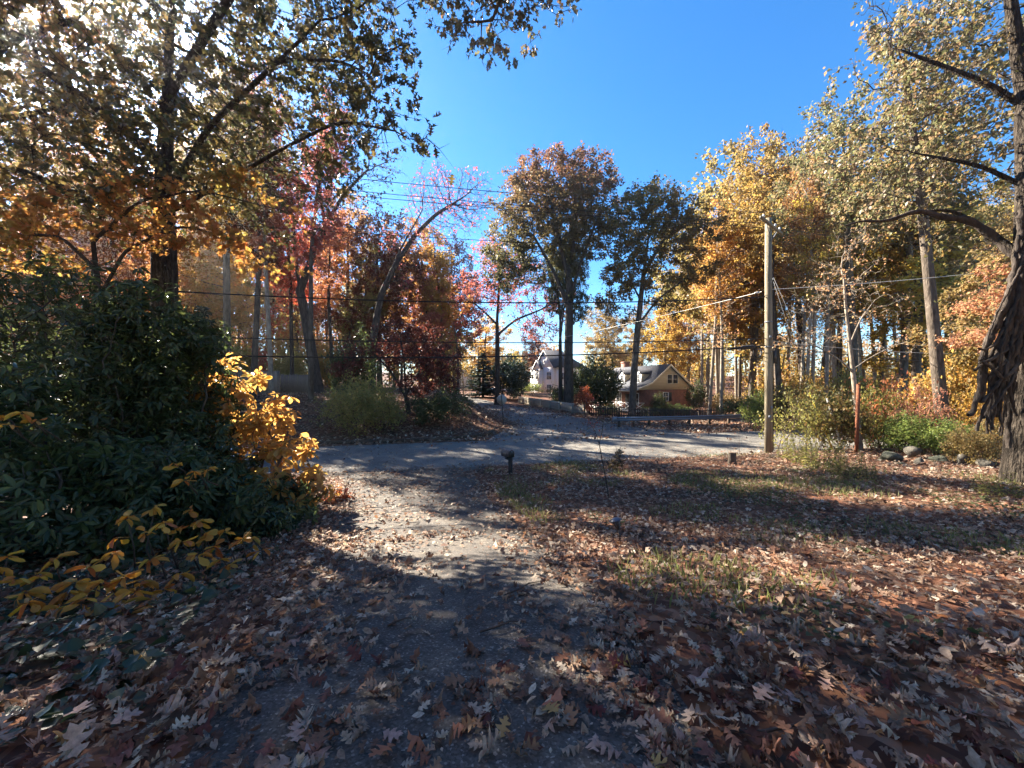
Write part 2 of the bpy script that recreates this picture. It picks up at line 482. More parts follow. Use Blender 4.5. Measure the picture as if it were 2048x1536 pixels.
def asphalt(name, lo, hi, dirt, dirt_amt, speck=.5, rough=.85):
    m, nt, out = newmat(name)
    L = nt.links.new
    g = nt.nodes.new('ShaderNodeNewGeometry')
    n1 = N(nt, 'ShaderNodeTexNoise', Scale=.8, Detail=8, Roughness=.68)
    L(g.outputs['Position'], n1.inputs['Vector'])
    r = ramp(nt, [(.3, lo), (.7, hi)])
    L(n1.outputs['Fac'], r.inputs[0])
    n3 = N(nt, 'ShaderNodeTexNoise', Scale=1.7, Detail=7, Roughness=.72, Distortion=.4)
    L(g.outputs['Position'], n3.inputs['Vector'])
    dr = ramp(nt, [(.5, (0, 0, 0)), (.72, (dirt_amt,) * 3)])
    L(n3.outputs['Fac'], dr.inputs[0])
    mx = N(nt, 'ShaderNodeMix', data_type='RGBA'); mx.inputs['B'].default_value = (*dirt, 1)
    L(dr.outputs[0], mx.inputs['Factor']); L(r.outputs[0], mx.inputs['A'])
    vo = N(nt, 'ShaderNodeTexVoronoi', Scale=85.0)
    L(g.outputs['Position'], vo.inputs['Vector'])
    sp = nt.nodes.new('ShaderNodeSeparateColor'); L(vo.outputs['Color'], sp.inputs[0])
    sr = ramp(nt, [(0, (.55,) * 3), (.6, (.95,) * 3), (.9, (1.25,) * 3), (1, (1 + 2.2 * speck,) * 3)])
    L(sp.outputs[0], sr.inputs[0])
    mu = N(nt, 'ShaderNodeMix', data_type='RGBA', blend_type='MULTIPLY'); mu.inputs['Factor'].default_value = 1
    L(mx.outputs['Result'], mu.inputs['A']); L(sr.outputs[0], mu.inputs['B'])
    # fine cracks
    ck = N(nt, 'ShaderNodeTexVoronoi', Scale=.55, feature='DISTANCE_TO_EDGE')
    wob = N(nt, 'ShaderNodeTexNoise', Scale=2.5, Detail=5)
    L(g.outputs['Position'], wob.inputs['Vector'])
    add = N(nt, 'ShaderNodeMix', data_type='RGBA', blend_type='ADD'); add.inputs['Factor'].default_value = .5
    L(g.outputs['Position'], add.inputs['A']); L(wob.outputs['Color'], add.inputs['B'])
    L(add.outputs['Result'], ck.inputs['Vector'])
    cr = ramp(nt, [(.002, (.45,) * 3), (.010, (1,) * 3)])
    L(ck.outputs['Distance'], cr.inputs[0])
    mc = N(nt, 'ShaderNodeMix', data_type='RGBA', blend_type='MULTIPLY'); mc.inputs['Factor'].default_value = .7
    L(mu.outputs['Result'], mc.inputs['A']); L(cr.outputs[0], mc.inputs['B'])
    p = N(nt, 'ShaderNodeBsdfPrincipled', Roughness=rough)
    p.inputs['Specular IOR Level'].default_value = .25
    L(mc.outputs['Result'], p.inputs['Base Color'])
    b = N(nt, 'ShaderNodeBump', Strength=.55); b.inputs['Distance'].default_value = .012
    L(sp.outputs[1], b.inputs['Height']); L(b.outputs[0], p.inputs['Normal'])
    L(p.outputs[0], out.inputs[0])
    return m

def brickmat():
    m, nt, out = newmat('red_brick')
    L = nt.links.new
    g = nt.nodes.new('ShaderNodeTexCoord')
    sx = nt.nodes.new('ShaderNodeSeparateXYZ'); L(g.outputs['Object'], sx.inputs[0])
    ad = N(nt, 'ShaderNodeMath', operation='ADD'); L(sx.outputs[0], ad.inputs[0]); L(sx.outputs[1], ad.inputs[1])
    cb = nt.nodes.new('ShaderNodeCombineXYZ'); L(ad.outputs[0], cb.inputs[0]); L(sx.outputs[2], cb.inputs[1])
    br = N(nt, 'ShaderNodeTexBrick', Scale=4.5)
    br.inputs['Color1'].default_value = (.30, .105, .065, 1); br.inputs['Color2'].default_value = (.20, .075, .05, 1)
    br.inputs['Mortar'].default_value = (.30, .25, .21, 1); br.inputs['Mortar Size'].default_value = .018
    L(cb.outputs[0], br.inputs['Vector'])
    nz = N(nt, 'ShaderNodeTexNoise', Scale=2.2, Detail=5); L(g.outputs['Object'], nz.inputs['Vector'])
    rr = ramp(nt, [(.3, (.72,) * 3), (.7, (1.2, 1.12, 1.05))]); L(nz.outputs['Fac'], rr.inputs[0])
    mu = N(nt, 'ShaderNodeMix', data_type='RGBA', blend_type='MULTIPLY'); mu.inputs['Factor'].default_value = 1
    L(br.outputs['Color'], mu.inputs['A']); L(rr.outputs[0], mu.inputs['B'])
    p = N(nt, 'ShaderNodeBsdfPrincipled', Roughness=.85)
    L(mu.outputs['Result'], p.inputs['Base Color']); L(p.outputs[0], out.inputs[0])
    return m

def plain(name, c, rough=.5, metal=0.0, spec=.4, vary=.12, scale=6, bump=0.0):
    lo = tuple(max(0, x * (1 - vary)) for x in c); hi = tuple(min(1, x * (1 + vary)) for x in c)
    return surfmat(name, [lo, c, hi], scale, rough, spec, bump, None, (1, 1, 1), metal)

M['ground'] = groundmat()
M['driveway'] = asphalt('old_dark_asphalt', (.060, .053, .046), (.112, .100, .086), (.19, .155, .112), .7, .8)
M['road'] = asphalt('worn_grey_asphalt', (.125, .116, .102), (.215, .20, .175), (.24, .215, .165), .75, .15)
M['street'] = asphalt('worn_side_street', (.125, .116, .104), (.20, .187, .165), (.21, .17, .13), .5, .15)
M['brick'] = brickmat()
M['cream'] = surfmat('cream_siding', [(.50, .40, .26), (.55, .45, .30), (.60, .49, .33)], 1.5, .7, .3, .15, 30, (.2, .2, 6))
M['white_siding'] = surfmat('white_siding', [(.66, .65, .61), (.74, .73, .69), (.80, .79, .75)], 1.2, .6, .3, .15, 26, (.2, .2, 6))
M['white_trim'] = plain('white_trim', (.78, .77, .73), .5)
M['cream_trim'] = plain('cream_trim', (.68, .60, .46), .55)
M['shingle'] = surfmat('grey_shingle', [(.07, .075, .085), (.12, .125, .14), (.18, .18, .19)], 3.5, .85, .2, .5, 22, (1, 1, 3))
M['shingle_dark'] = surfmat('dark_shingle', [(.035, .036, .042), (.06, .06, .068), (.09, .09, .10)], 3.5, .85, .2, .5, 22, (1, 1, 3))
M['glass'] = plain('dark_window_glass', (.03, .035, .045), .06, 0, .8, .1)
M['shutter'] = plain('dark_shutter', (.035, .04, .038), .6)
M['fence_wood'] = surfmat('weathered_fence_board', [(.15, .115, .09), (.24, .19, .15), (.31, .26, .21)], 5, .88, .15, .4, 18, (1, 1, .15))
M['pale_board'] = surfmat('pale_weathered_board', [(.26, .23, .18), (.36, .32, .25), (.46, .41, .33)], 4, .88, .15, .35, 16, (1, 1, .2))
M['picket'] = surfmat('dark_brown_picket', [(.03, .026, .022), (.055, .045, .038), (.08, .066, .055)], 5, .88, .15, .3, 16)
M['pole_wood'] = surfmat('creosoted_pole', [(.11, .09, .06), (.22, .185, .125), (.31, .265, .19)], 9, .85, .15, .6, 22, (1, 1, .06))
M['timber'] = surfmat('landscape_timber', [(.05, .036, .026), (.09, .065, .047), (.13, .10, .07)], 6, .9, .12, .5, 20, (.3, 1, 1))
M['galv'] = plain('galvanised_steel', (.19, .205, .225), .6, .4, .5, .12, 3)
M['sign_back'] = plain('bare_sign_back', (.30, .29, .27), .6, .2, .4, .10, 5)
M['post_dark'] = plain('dark_steel_post', (.05, .055, .05), .6, .4, .4, .2)
M['rust'] = surfmat('rusted_pipe', [(.09, .03, .018), (.17, .06, .03), (.24, .09, .045)], 10, .85, .2, .5, 30)
M['black_cable'] = plain('black_cable', (.014, .014, .016), .55, 0, .3, .1)
M['pale_cable'] = plain('pale_cable', (.50, .49, .45), .5, .2, .4, .1)
M['mail_brown'] = surfmat('worn_mailbox', [(.07, .05, .045), (.14, .105, .09), (.27, .22, .19)], 14, .6, .35, .2, 40)
M['mail_dark'] = plain('mailbox_door', (.028, .03, .027), .5, .1, .4, .2)
M['post_wood'] = surfmat('dark_wood_post', [(.018, .016, .015), (.04, .035, .032), (.06, .052, .045)], 8, .85, .15, .5, 24, (1, 1, .15))
M['solar'] = plain('solar_cap', (.06, .065, .085), .28, .2, .5, .15)
M['lamp_dark'] = plain('dark_plastic', (.045, .04, .036), .5, 0, .4, .2)
M['guard_yellow'] = plain('yellow_guard', (.70, .46, .03), .5, 0, .4, .1)
M['guard_grey'] = plain('grey_guard', (.52, .53, .52), .5, 0, .4, .1)
M['rock'] = surfmat('field_stone', [(.05, .045, .036), (.10, .09, .072), (.17, .155, .125)], 3, .9, .2, .9, 9)
M['rock_dark'] = surfmat('mossy_stone', [(.035, .038, .028), (.065, .068, .05), (.12, .115, .092)], 4, .92, .15, .9, 10)
M['stump'] = surfmat('cut_stump', [(.10, .07, .05), (.18, .13, .09), (.27, .20, .14)], 9, .9, .15, .7, 22, (1, 1, .3))
M['car_silver'] = plain('silver_paint', (.62, .62, .62), .25, .4, .6, .03)
M['car_white'] = plain('white_paint', (.80, .80, .79), .25, 0, .6, .02)
M['car_dark'] = plain('dark_paint', (.015, .017, .022), .22, .1, .6, .05)
M['tyre'] = plain('tyre', (.02, .02, .02), .85, 0, .2, .1)
M['red_light'] = plain('red_lens', (.45, .012, .015), .2, 0, .6, .05)
M['chrome'] = plain('wheel_alloy', (.5, .5, .5), .3, .8, .5, .05)

# ------------------------------------------------------------------ terrain, roads
def axis_pts(lo, hi, zones, coarse):
    """sample points: fine inside the zones, coarse outside"""
    out, x = [lo], lo
    while x < hi:
        st = coarse
        for a, b, s in zones:
            if a <= x < b: st = min(st, s)
        x += st
        out.append(min(x, hi))
    return np.array(out)

gx = axis_pts(-235, 235, [(-60, 60, 1.2), (-25, 28, .45), (-8, 14, .22)], 5)
gy = axis_pts(-25, 260, [(-8, 100, 1.3), (-2, 48, .5), (0, 18, .22)], 6)
GX, GY = np.meshgrid(gx, gy)
GZ = ground(GX, GY)
def road_inside(X, Y):
    a = np.minimum(Y - X_near(X), X_far(X) - Y)
    b = np.minimum(X - street_l(Y), street_r(Y) - X) * .9
    b = np.where(Y > X_far(X) - 2, b, -9)
    c = np.minimum(X - np.interp(Y, DR_Y, DR_L), np.interp(Y, DR_Y, DR_R) - X)
    c = np.where(Y < X_near(X) + .5, c, -9)
    return a, b, c
ra, rb, rc = road_inside(GX, GY)
drop = .06 * smooth((np.maximum(np.maximum(ra, rb), rc) + .12) / .35)
rough_z = (.05 * (fbm(GX * 1.3, GY * 1.3, 5) - .5) + .12 * (fbm(GX * .3, GY * .3, 9) - .5)) * (drop < .001)
GZ = GZ - drop + rough_z
ny, nx = GX.shape
ii = np.arange(ny - 1)[:, None] * nx + np.arange(nx - 1)[None, :]
GF = np.stack([ii, ii + 1, ii + nx + 1, ii + nx], -1).reshape(-1, 4)
terrain = link('ground', make_mesh('ground', np.stack([GX, GY, GZ], -1).reshape(-1, 3), GF, M['ground'], None, True))
tag(terrain, 'leaf strewn ground of lawn, bank and woodland floor', None, None, 'structure')

def strip(name, ts, left, right, mat, n, dz, label):
    """road sheet between two edge functions of the running coordinate"""
    V = []
    for t in ts:
        a, b = np.array(left(t)), np.array(right(t))
        for k in range(n + 1):
            p = a + (b - a) * k / n
            V.append((p[0], p[1], gz(p[0], p[1]) + dz))
    F = [[i * (n + 1) + k, i * (n + 1) + k + 1, (i + 1) * (n + 1) + k + 1, (i + 1) * (n + 1) + k] for i in range(len(ts) - 1) for k in range(n)]
    o = link(name, make_mesh(name, np.array(V), np.array(F), mat, None, True))
    return tag(o, label, None, None, 'structure')

wob = lambda t, s, a: a * (float(fbm(t * 1.1, s * 5.3, 21)) - .5)
strip('road', np.arange(-75, 90, .5), lambda t: (t, X_far(t) + .1 + wob(t, 1, .5)), lambda t: (t, X_near(t) - .1 + wob(t, 2, .5)), M['road'], 8, 0.0, 'grey asphalt road crossing the picture')
strip('side_street', np.arange(21.2, 135, .5), lambda t: (float(street_l(t)) + wob(t, 3, .6), t), lambda t: (float(street_r(t)) + wob(t, 4, .6), t), M['street'], 10, -.004, 'leaf covered side street climbing away from the road')
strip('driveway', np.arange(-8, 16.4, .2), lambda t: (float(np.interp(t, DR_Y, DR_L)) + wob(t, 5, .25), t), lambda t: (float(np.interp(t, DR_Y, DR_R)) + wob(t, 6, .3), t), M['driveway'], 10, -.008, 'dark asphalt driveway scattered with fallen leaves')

# ------------------------------------------------------------------ buildings
def window(parent, loc, rz, w, h, frame_mat, cols=2, rows=2, depth=.10, mullion=True):
    """window facing its own -Y: frame part with pane and muntin sub-parts"""
    t = .08
    f = MB()
    f.box((-w / 2 - t, -.06, -t), (-w / 2, depth, h + t)).box((w / 2, -.06, -t), (w / 2 + t, depth, h + t))
    f.box((-w / 2, -.06, h), (w / 2, depth, h + t)).box((-w / 2, -.075, -t), (w / 2, depth, 0))
    fo = f.build('window', frame_mat, parent, loc)
    fo.rotation_euler = (0, 0, rz)
    MB().box((-w / 2 + .001, .0, .001), (w / 2 - .001, .03, h - .001)).build('pane', M['glass'], fo)
    if mullion:
        m = MB()
        for i in range(1, cols):
            x = -w / 2 + w * i / cols
            m.box((x - .02, -.025, 0.002), (x + .02, -.002, h - .002))
        for j in range(1, rows):
            z = h * j / rows
            m.box((-w / 2 + .002, -.022, z - .02), (w / 2 - .002, -.0025, z + .02))
        m.build('muntin', frame_mat, fo)
    return fo

def brick_house():
    p = on_ground(1338, 53.0)
    p[2] = -2.45
    h = thing('brick_house', 'red brick house with cream gable, dormers and a white porch behind the guardrail', 'house', tuple(p), math.atan2(-.95, .3))
    D = 13.0
    MB().box((-D, -3.8, -1.0), (0, 3.8, 3.28)).build('brick_wall', M['brick'], h)
    gp = [(-5.5, 3.12), (-3.8, 3.3), (3.95, 3.3), (0, 6.53), (-3.0, 4.06)]
    MB().prism(gp, 'x', -.4, .06).build('gable_siding', M['cream'], h)
    MB().prism(gp, 'x', -D, -D + .3).build('gable_siding', M['cream'], h)
    MB().prism([(0, 6.8), (-3.0, 4.3), (-5.9, 3.22), (-5.9, 3.07), (-3.0, 4.12), (0, 6.58)], 'x', -D - .35, .38).prism([(0, 6.8), (0, 6.58), (4.5, 2.98), (4.5, 3.15)], 'x', -D - .35, .38).build('roof', M['shingle'], h)
    tr = MB()
    tr.prism([(0, 6.77), (-3.0, 4.27), (-5.88, 3.19), (-5.88, 3.02), (-3.0, 4.05), (0, 6.50)], 'x', .383, .43)
    tr.prism([(0, 6.77), (0, 6.50), (4.48, 2.90), (4.48, 3.12)], 'x', .383, .43)
    tr.bar((.35, -5.93, 3.1), (-D - .3, -5.93, 3.1), .07, .2)
    tr.build('fascia', M['cream_trim'], h)
    window(h, (.07, .05, 4.15), math.pi / 2, .72, 1.15, M['cream_trim'], 1, 2)
    window(h, (.07, .98, 4.15), math.pi / 2, .72, 1.15, M['cream_trim'], 1, 2)
    window(h, (.01, -.55, 1.75), math.pi / 2, .75, 1.1, M['white_trim'], 2, 2)
    MB().box((.0, .02, 1.7), (.05, .42, 2.9)).build('shutter', M['shutter'], h)
    window(h, (.01, 2.6, .25), math.pi / 2, .55, .5, M['white_trim'], 1, 1, .1, False)
    for x in (-2.6, -6.6, -10.6):
        d = MB().box((x - .75, -3.05, 4.0), (x + .75, -.6, 5.45)).build('dormer', M['cream'], h)
        MB().prism([(x - .95, 5.42), (x, 6.12), (x + .95, 5.42), (x + .95, 5.52), (x, 6.26), (x - .95, 5.52)], 'y', -3.25, .2).build('roof', M['shingle_dark'], d)
        MB().prism([(x - .8, 5.43), (x + .8, 5.43), (x, 6.08)], 'y', -3.10, -2.9).build('pediment', M['white_trim'], d)
        [MB().box((x + s_ * .61 - .14, -3.1, 4.0), (x + s_ * .61 + .14, -3.052, 5.43)).build('corner_board', M['white_trim'], d) for s_ in (-1, 1)]
        window(h, (x, -3.10, 4.28), 0, .72, 1.0, M['white_trim'], 2, 2)
    MB().box((-12.0, .3, 2), (-11.0, 1.3, 7.75)).box((-12.06, .24, 7.5), (-10.94, 1.36, 7.7)).build('chimney', M['brick'], h)
    MB().box((-D, -5.7, .25), (-.05, -3.802, .48)).build('porch_deck', M['white_trim'], h)
    xs = [-.15, -4.2, -8.4, -12.6]
    for x in xs:
        MB().box((x - .09, -5.66, .482), (x + .09, -5.48, 3.2)).build('porch_post', M['white_trim'], h)
    def rail(a, b):
        r = MB()
        a, b = Vector(a), Vector(b)
        up = Vector((0, 0, 1))
        r.bar(a + up * 1.0, b + up * 1.0, .07, .09); r.bar(a + up * .14, b + up * .14, .06, .08)
        mid = (a + b) / 2
        for u, v in ((a, mid), (mid, b)) if (b - a).length > 2.2 else ((a, b),):
            r.bar(u + up * .17, v + up * .96, .05, .07); r.bar(u + up * .961, v + up * .171, .052, .072)
        r.build('porch_rail', M['white_trim'], h)
    for a, b in zip(xs[:-1], xs[1:]):
        rail((a - .1, -5.57, .48), (b + .1, -5.57, .48))
    rail((-.12, -5.45, .48), (-.12, -3.9, .48))
    for x in (-2.0, -6.2, -10.4):
        window(h, (x, -3.81, 1.2), 0, .95, 1.5, M['white_trim'], 2, 2)
    MB().box((-4.6, -3.86, .5), (-3.6, -3.805, 2.6)).build('door', M['shutter'], h)
    MB().bar((.39, -5.95, 3.08), (-D - .3, -5.95, 3.08), .1, .1).build('gutter', M['cream_trim'], h)
    return h
brick_house()

def white_house():
    p = np.array([10.2, 86.5, -.75])
    h = thing('white_house', 'tall white house with steep front gable and arched window beyond the side street', 'house', tuple(p), math.radians(-53))
    MB().box((-9.5, 0, -.8), (0, 9.5, 6.1)).build('wall', M['white_siding'], h)
    # front gable block and the narrow bay
    MB().box((-6.6, -.8, -.8), (-.6, -.003, 6.2)).prism([(-6.6, 6.201), (-.6, 6.201), (-3.6, 9.85)], 'y', -.8, 5).build('gable_front', M['white_siding'], h)
    MB().box((-6.3, -1.6, -.8), (-3.9, -.803, 5.9)).prism([(-6.3, 5.901), (-3.9, 5.901), (-5.1, 7.7)], 'y', -1.6, -.803).build('bay', M['white_siding'], h)
    MB().prism([(-6.95, 5.95), (-3.6, 10.03), (-.25, 5.95), (-.25, 6.15), (-3.6, 10.28), (-6.95, 6.15)], 'y', -1.05, 5.2).build('roof', M['shingle_dark'], h)
    MB().prism([(-6.6, 5.75), (-5.1, 7.75), (-3.6, 5.75), (-3.6, 5.9), (-5.1, 7.95), (-6.6, 5.9)], 'y', -1.85, -1.056).build('roof', M['shingle_dark'], h)
    r = MB()
    r.add([(-9.9, -.4, 6.1), (.4, -.4, 6.1), (.4, 9.9, 6.1), (-9.9, 9.9, 6.1), (-6.2, 4.75, 9.4), (-2.2, 4.75, 9.4)],
          [[0, 1, 5, 4], [1, 2, 5], [2, 3, 4, 5], [3, 0, 4], [3, 2, 1, 0]])
    r.build('roof', M['shingle_dark'], h)
    tr = MB()
    tr.prism([(-6.93, 5.85), (-3.6, 9.93), (-.27, 5.85), (-.27, 6.13), (-3.6, 10.26), (-6.93, 6.13)], 'y', -1.12, -1.053)
    tr.prism([(-6.58, 5.65), (-5.1, 7.65), (-3.62, 5.65), (-3.62, 5.88), (-5.1, 7.93), (-6.58, 5.88)], 'y', -1.92, -1.853)
    tr.build('fascia', M['white_trim'], h)
    for z in (.6, 3.4):
        window(h, (-5.1, -1.61, z), 0, 1.2, 1.7, M['white_trim'], 2, 2)
        window(h, (-1.9, -.81, z), 0, 1.5, 1.6, M['white_trim'], 3, 2)
        window(h, (-8.0, -.005, z), 0, 1.2, 1.6, M['white_trim'], 2, 2)
        for y in (1.8, 5.0, 7.8):
            window(h, (.005, y, z), math.pi / 2, 1.0, 1.5, M['white_trim'], 2, 2)
    arch = [(-5.1 + .6 * math.cos(a), 5.28 + .5 * math.sin(a)) for a in np.linspace(0, math.pi, 9)]
    MB().prism(arch, 'y', -1.68, -1.603).build('arched_window', M['glass'], h)
    MB().prism([(-3.6 + .35 * math.cos(a), 7.7 + .35 * math.sin(a)) for a in np.linspace(0, 2 * math.pi, 13)[:-1]], 'y', -.86, -.803).build('vent', M['white_trim'], h)
    return h
white_house()

def far_house(xp, Z, wdt, hgt, rz, label, wall_mat, z0=None):
    p = on_ground(xp, Z)
    if z0 is not None: p[2] = z0
    h = thing('house', label, 'house', tuple(p), rz)
    MB().box((-wdt / 2, 0, -1), (wdt / 2, 8, hgt)).prism([(-wdt / 2, hgt + .001), (wdt / 2, hgt + .001), (0, hgt + 2.6)], 'y', 0, 8).build('wall', wall_mat, h)
    MB().prism([(-wdt / 2 - .4, hgt - .1), (0, hgt + 2.7), (wdt / 2 + .4, hgt - .1), (wdt / 2 + .4, hgt + .1), (0, hgt + 2.95), (-wdt / 2 - .4, hgt + .1)], 'y', -.4, 8.4).build('roof', M['shingle_dark'], h)
    for x in (-wdt / 4, wdt / 4):
        window(h, (x, -.01, .9), 0, 1.1, 1.3, M['white_trim'], 2, 2)
    return h
far_house(1160, 108, 12, 3.4, -.25, 'low grey house half hidden behind the white house and trees', M['white_siding'])
far_house(925, 118, 10, 3.2, .3, 'small pale house at the far end of the side street', M['white_siding'])

# ------------------------------------------------------------------ fences
def fence_boards(name, label, pts, top, bd, gap, thick, mat, pointed=False, post_every=2.4, zdrop=0.05, board_name='board', seed=0):
    """boards in a row along a polyline (x, y): each a part sharing one mesh"""
    rng = random.Random(seed)
    p0 = pts[0]
    f = thing(name, label, 'fence', (p0[0], p0[1], gz(*p0)))
    meshes = []
    for k in range(4):
        hh = top * (1 + rng.uniform(-.015, .015))
        m = MB()
        if pointed:
            m.prism([(-bd / 2, -zdrop), (bd / 2, -zdrop), (bd / 2, hh - bd * .7), (0, hh), (-bd / 2, hh - bd * .7)], 'y', 0, thick)
        else:
            m.prism([(-bd / 2, -zdrop), (bd / 2, -zdrop), (bd / 2, hh - .03), (bd / 2 - .03, hh), (-bd / 2 + .03, hh), (-bd / 2, hh - .03)], 'y', 0, thick)
        meshes.append(m.mesh(board_name, mat))
    pm = MB().box((-.05, thick + .045, -.3), (.05, thick + .145, top + .02)).mesh('post', mat)
    for a, b in zip(pts[:-1], pts[1:]):
        a, b = np.array(a), np.array(b)
        L_ = np.linalg.norm(b - a); d = (b - a) / L_
        ang = math.atan2(d[1], d[0])
        n = int(L_ / (bd + gap))
        for i in range(n):
            q = a + d * (i + .5) * (bd + gap)
            o = link(board_name, rng.choice(meshes), f, (q[0] - p0[0], q[1] - p0[1], gz(*q) - gz(*p0) + rng.uniform(-.01, .01)))
            o.rotation_euler = (rng.uniform(-.012, .012), rng.uniform(-.012, .012), ang)
        m = max(1, round(L_ / post_every))
        for i in range(m + 1):
            q = a + d * L_ * i / m
            o = link('post', pm, f, (q[0] - p0[0], q[1] - p0[1], gz(*q) - gz(*p0)))
            o.rotation_euler = (0, 0, ang)
        for hh in (.22, .78):
            r = MB()
            nrm = np.array([-d[1], d[0]]) * (thick + .02)
            for i in range(m):
                q0, q1 = a + d * L_ * i / m + nrm, a + d * L_ * (i + 1) / m + nrm
                r.bar((q0[0] - p0[0], q0[1] - p0[1], gz(*q0) - gz(*p0) + top * hh), (q1[0] - p0[0], q1[1] - p0[1], gz(*q1) - gz(*p0) + top * hh), .036, .08)
            r.build('rail', mat, f)
    return f

def xz(xp, Z): return ((xp - 1024) / FPX * Z, Z)
fence_boards('board_fence', 'tall weathered board fence between the trunks on the left bank', [xz(330, 36), xz(556, 34.5)], 2.05, .14, .012, .022, M['fence_wood'], False, 2.4, .1, 'board', 1)
fence_boards('board_fence', 'lower plank fence running up to the dark leaning trunk', [xz(562, 36.2), xz(640, 37.5)], 1.75, .145, .008, .022, M['fence_wood'], False, 2.4, .1, 'board', 2)
fence_boards('board_fence', 'low pale board fence beside the leafy verge of the side street', [xz(1176, 38.0), xz(1120, 43), xz(1040, 56)], 1.05, .19, .006, .03, M['pale_board'], False, 2.6, .1, 'board', 3)
fence_boards('picket_fence', 'dark brown picket fence in front of the brick house', [xz(1178, 37.2), xz(1300, 36.5), xz(1448, 37.5)], 1.05, .09, .075, .02, M['picket'], True, 2.4, .02, 'picket', 4)

# ------------------------------------------------------------------ guardrail
def guardrail():
    pts = [np.array(xz(a, b)) for a, b in ((1232, 28.6), (1290, 28.9), (1370, 29.6), (1450, 30.6), (1525, 31.8))]
    p0 = pts[0]; z0 = gz(*p0)
    f = thing('guardrail', 'grey steel guardrail along the far side of the road', 'guardrail', (p0[0], p0[1], z0))
    prof = [(-.02, .0), (.05, .05), (.05, .10), (-.02, .15), (-.02, .17), (.05, .22), (.05, .27), (-.02, .32)]
    V, F = [], []
    d0 = [pts[min(i + 1, 4)] - pts[max(i - 1, 0)] for i in range(5)]
    for i, p in enumerate(pts):
        d = d0[i] / np.linalg.norm(d0[i]); nr = np.array([d[1], -d[0]])
        z = gz(*p) - z0 + .43
        for a, b in prof:
            q = p + nr * a - p0
            V.append((q[0], q[1], z + b))
        for a, b in prof[::-1]:
            q = p + nr * (a - .012) - p0
            V.append((q[0], q[1], z + b))
    k = len(prof) * 2
    for i in range(4):
        for j in range(k):
            F.append([i * k + j, i * k + (j + 1) % k, (i + 1) * k + (j + 1) % k, (i + 1) * k + j])
    F.append(list(range(k))[::-1]); F.append([4 * k + j for j in range(k)])
    MB().add(V, F).build('rail', M['galv'], f)
    d = d0[0] / np.linalg.norm(d0[0])
    MB().prism([(-.26, .40), (.04, .40), (.04, .78), (-.26, .78), (-.32, .70), (-.32, .48)], 'y', -.09, -.055).build('end_terminal', M['galv'], f).rotation_euler = (0, 0, math.atan2(d[1], d[0]))
    pm = MB().box((-.075, .02, -.4), (.075, .17, .74)).mesh('post', M['timber'])
    for a, b in zip(pts[:-1], pts[1:]):
        for t in (.12, .62):
            q = a + (b - a) * t
            o = link('post', pm, f, (q[0] - p0[0], q[1] - p0[1], gz(*q) - z0))
            o.rotation_euler = (0, 0, math.atan2((b - a)[1], (b - a)[0]))
guardrail()

# ------------------------------------------------------------------ stop sign seen from behind
def stop_sign():
    p = on_ground(1007, 29.0)
    t = thing('stop_sign', 'bare back of an octagonal stop sign on a thin leaning post', 'road sign', tuple(p))
    zc = CAM_H + (768 - 799) / FPX * 29.0 - p[2]
    oct_ = [(.40 * math.cos(math.pi / 8 + k * math.pi / 4), zc + .40 * math.sin(math.pi / 8 + k * math.pi / 4)) for k in range(8)]
    MB().prism(oct_, 'y', 0.035, .04).build('plate', M['sign_back'], t)
    po = MB()
    po.prism([(-.03, -.012), (.03, -.012), (.03, .0), (.012, .0), (.012, .032), (-.012, .032), (-.012, 0), (-.03, 0)], 'z', -.4, zc + .5)
    po.build('post', M['post_dark'], t)
    for dz in (-.28, .28):
        MB().tube([(0, -.03, zc + dz), (0, .034, zc + dz)], .014, 6).build('bolt', M['galv'], t)
    t.rotation_euler = (0, math.radians(-4), math.radians(8))
stop_sign()

# ------------------------------------------------------------------ mailbox
def mailbox():
    p = on_ground(1022, 13.5)
    t = thing('mailbox', 'brown arched mailbox on a dark wooden post at the driveway mouth', 'mailbox', tuple(p), math.radians(30))
    b0 = .60
    arch = [(-.105, 0), (.105, 0)] + [(.105 * math.cos(a), .115 + .115 * math.sin(a)) for a in np.linspace(0, math.pi, 9)]
    arch = [(x, z + b0) for x, z in arch]
    MB().prism(arch, 'y', -.02, .52).build('box', M['mail_brown'], t)
    big = [(x * 1.07, b0 + (z - b0) * 1.05 - .004) for x, z in arch]
    d = MB().prism(big, 'y', -.045, -.0205).build('door', M['mail_dark'], t)
    MB().box((-.02, -.07, b0 + .17), (.02, -.046, b0 + .20)).build('handle', M['galv'], d)
    MB().box((-.055, -.01, -.4), (.055, .10, b0 - .022)).box((-.055, .101, b0 - .12), (.055, .32, b0 - .05)).build('post', M['post_wood'], t)
    MB().box((-.115, -.02, b0 - .021), (.115, .5, b0 - .001)).build('mounting_board', M['post_wood'], t)
    fl = MB().box((.108, .10, b0 + .05), (.116, .13, b0 + .21)).box((.1165, .10, b0 + .14), (.1215, .2, b0 + .21)).build('flag', M['red_light'], t)
    n = MB()
    for k in range(3):
        y = .20 + k * .075
        n.box((-.109, y, b0 + .05), (-.1055, y + .016, b0 + .12))
    n.build('worn_sticker', M['pale_board'], t)
mailbox()

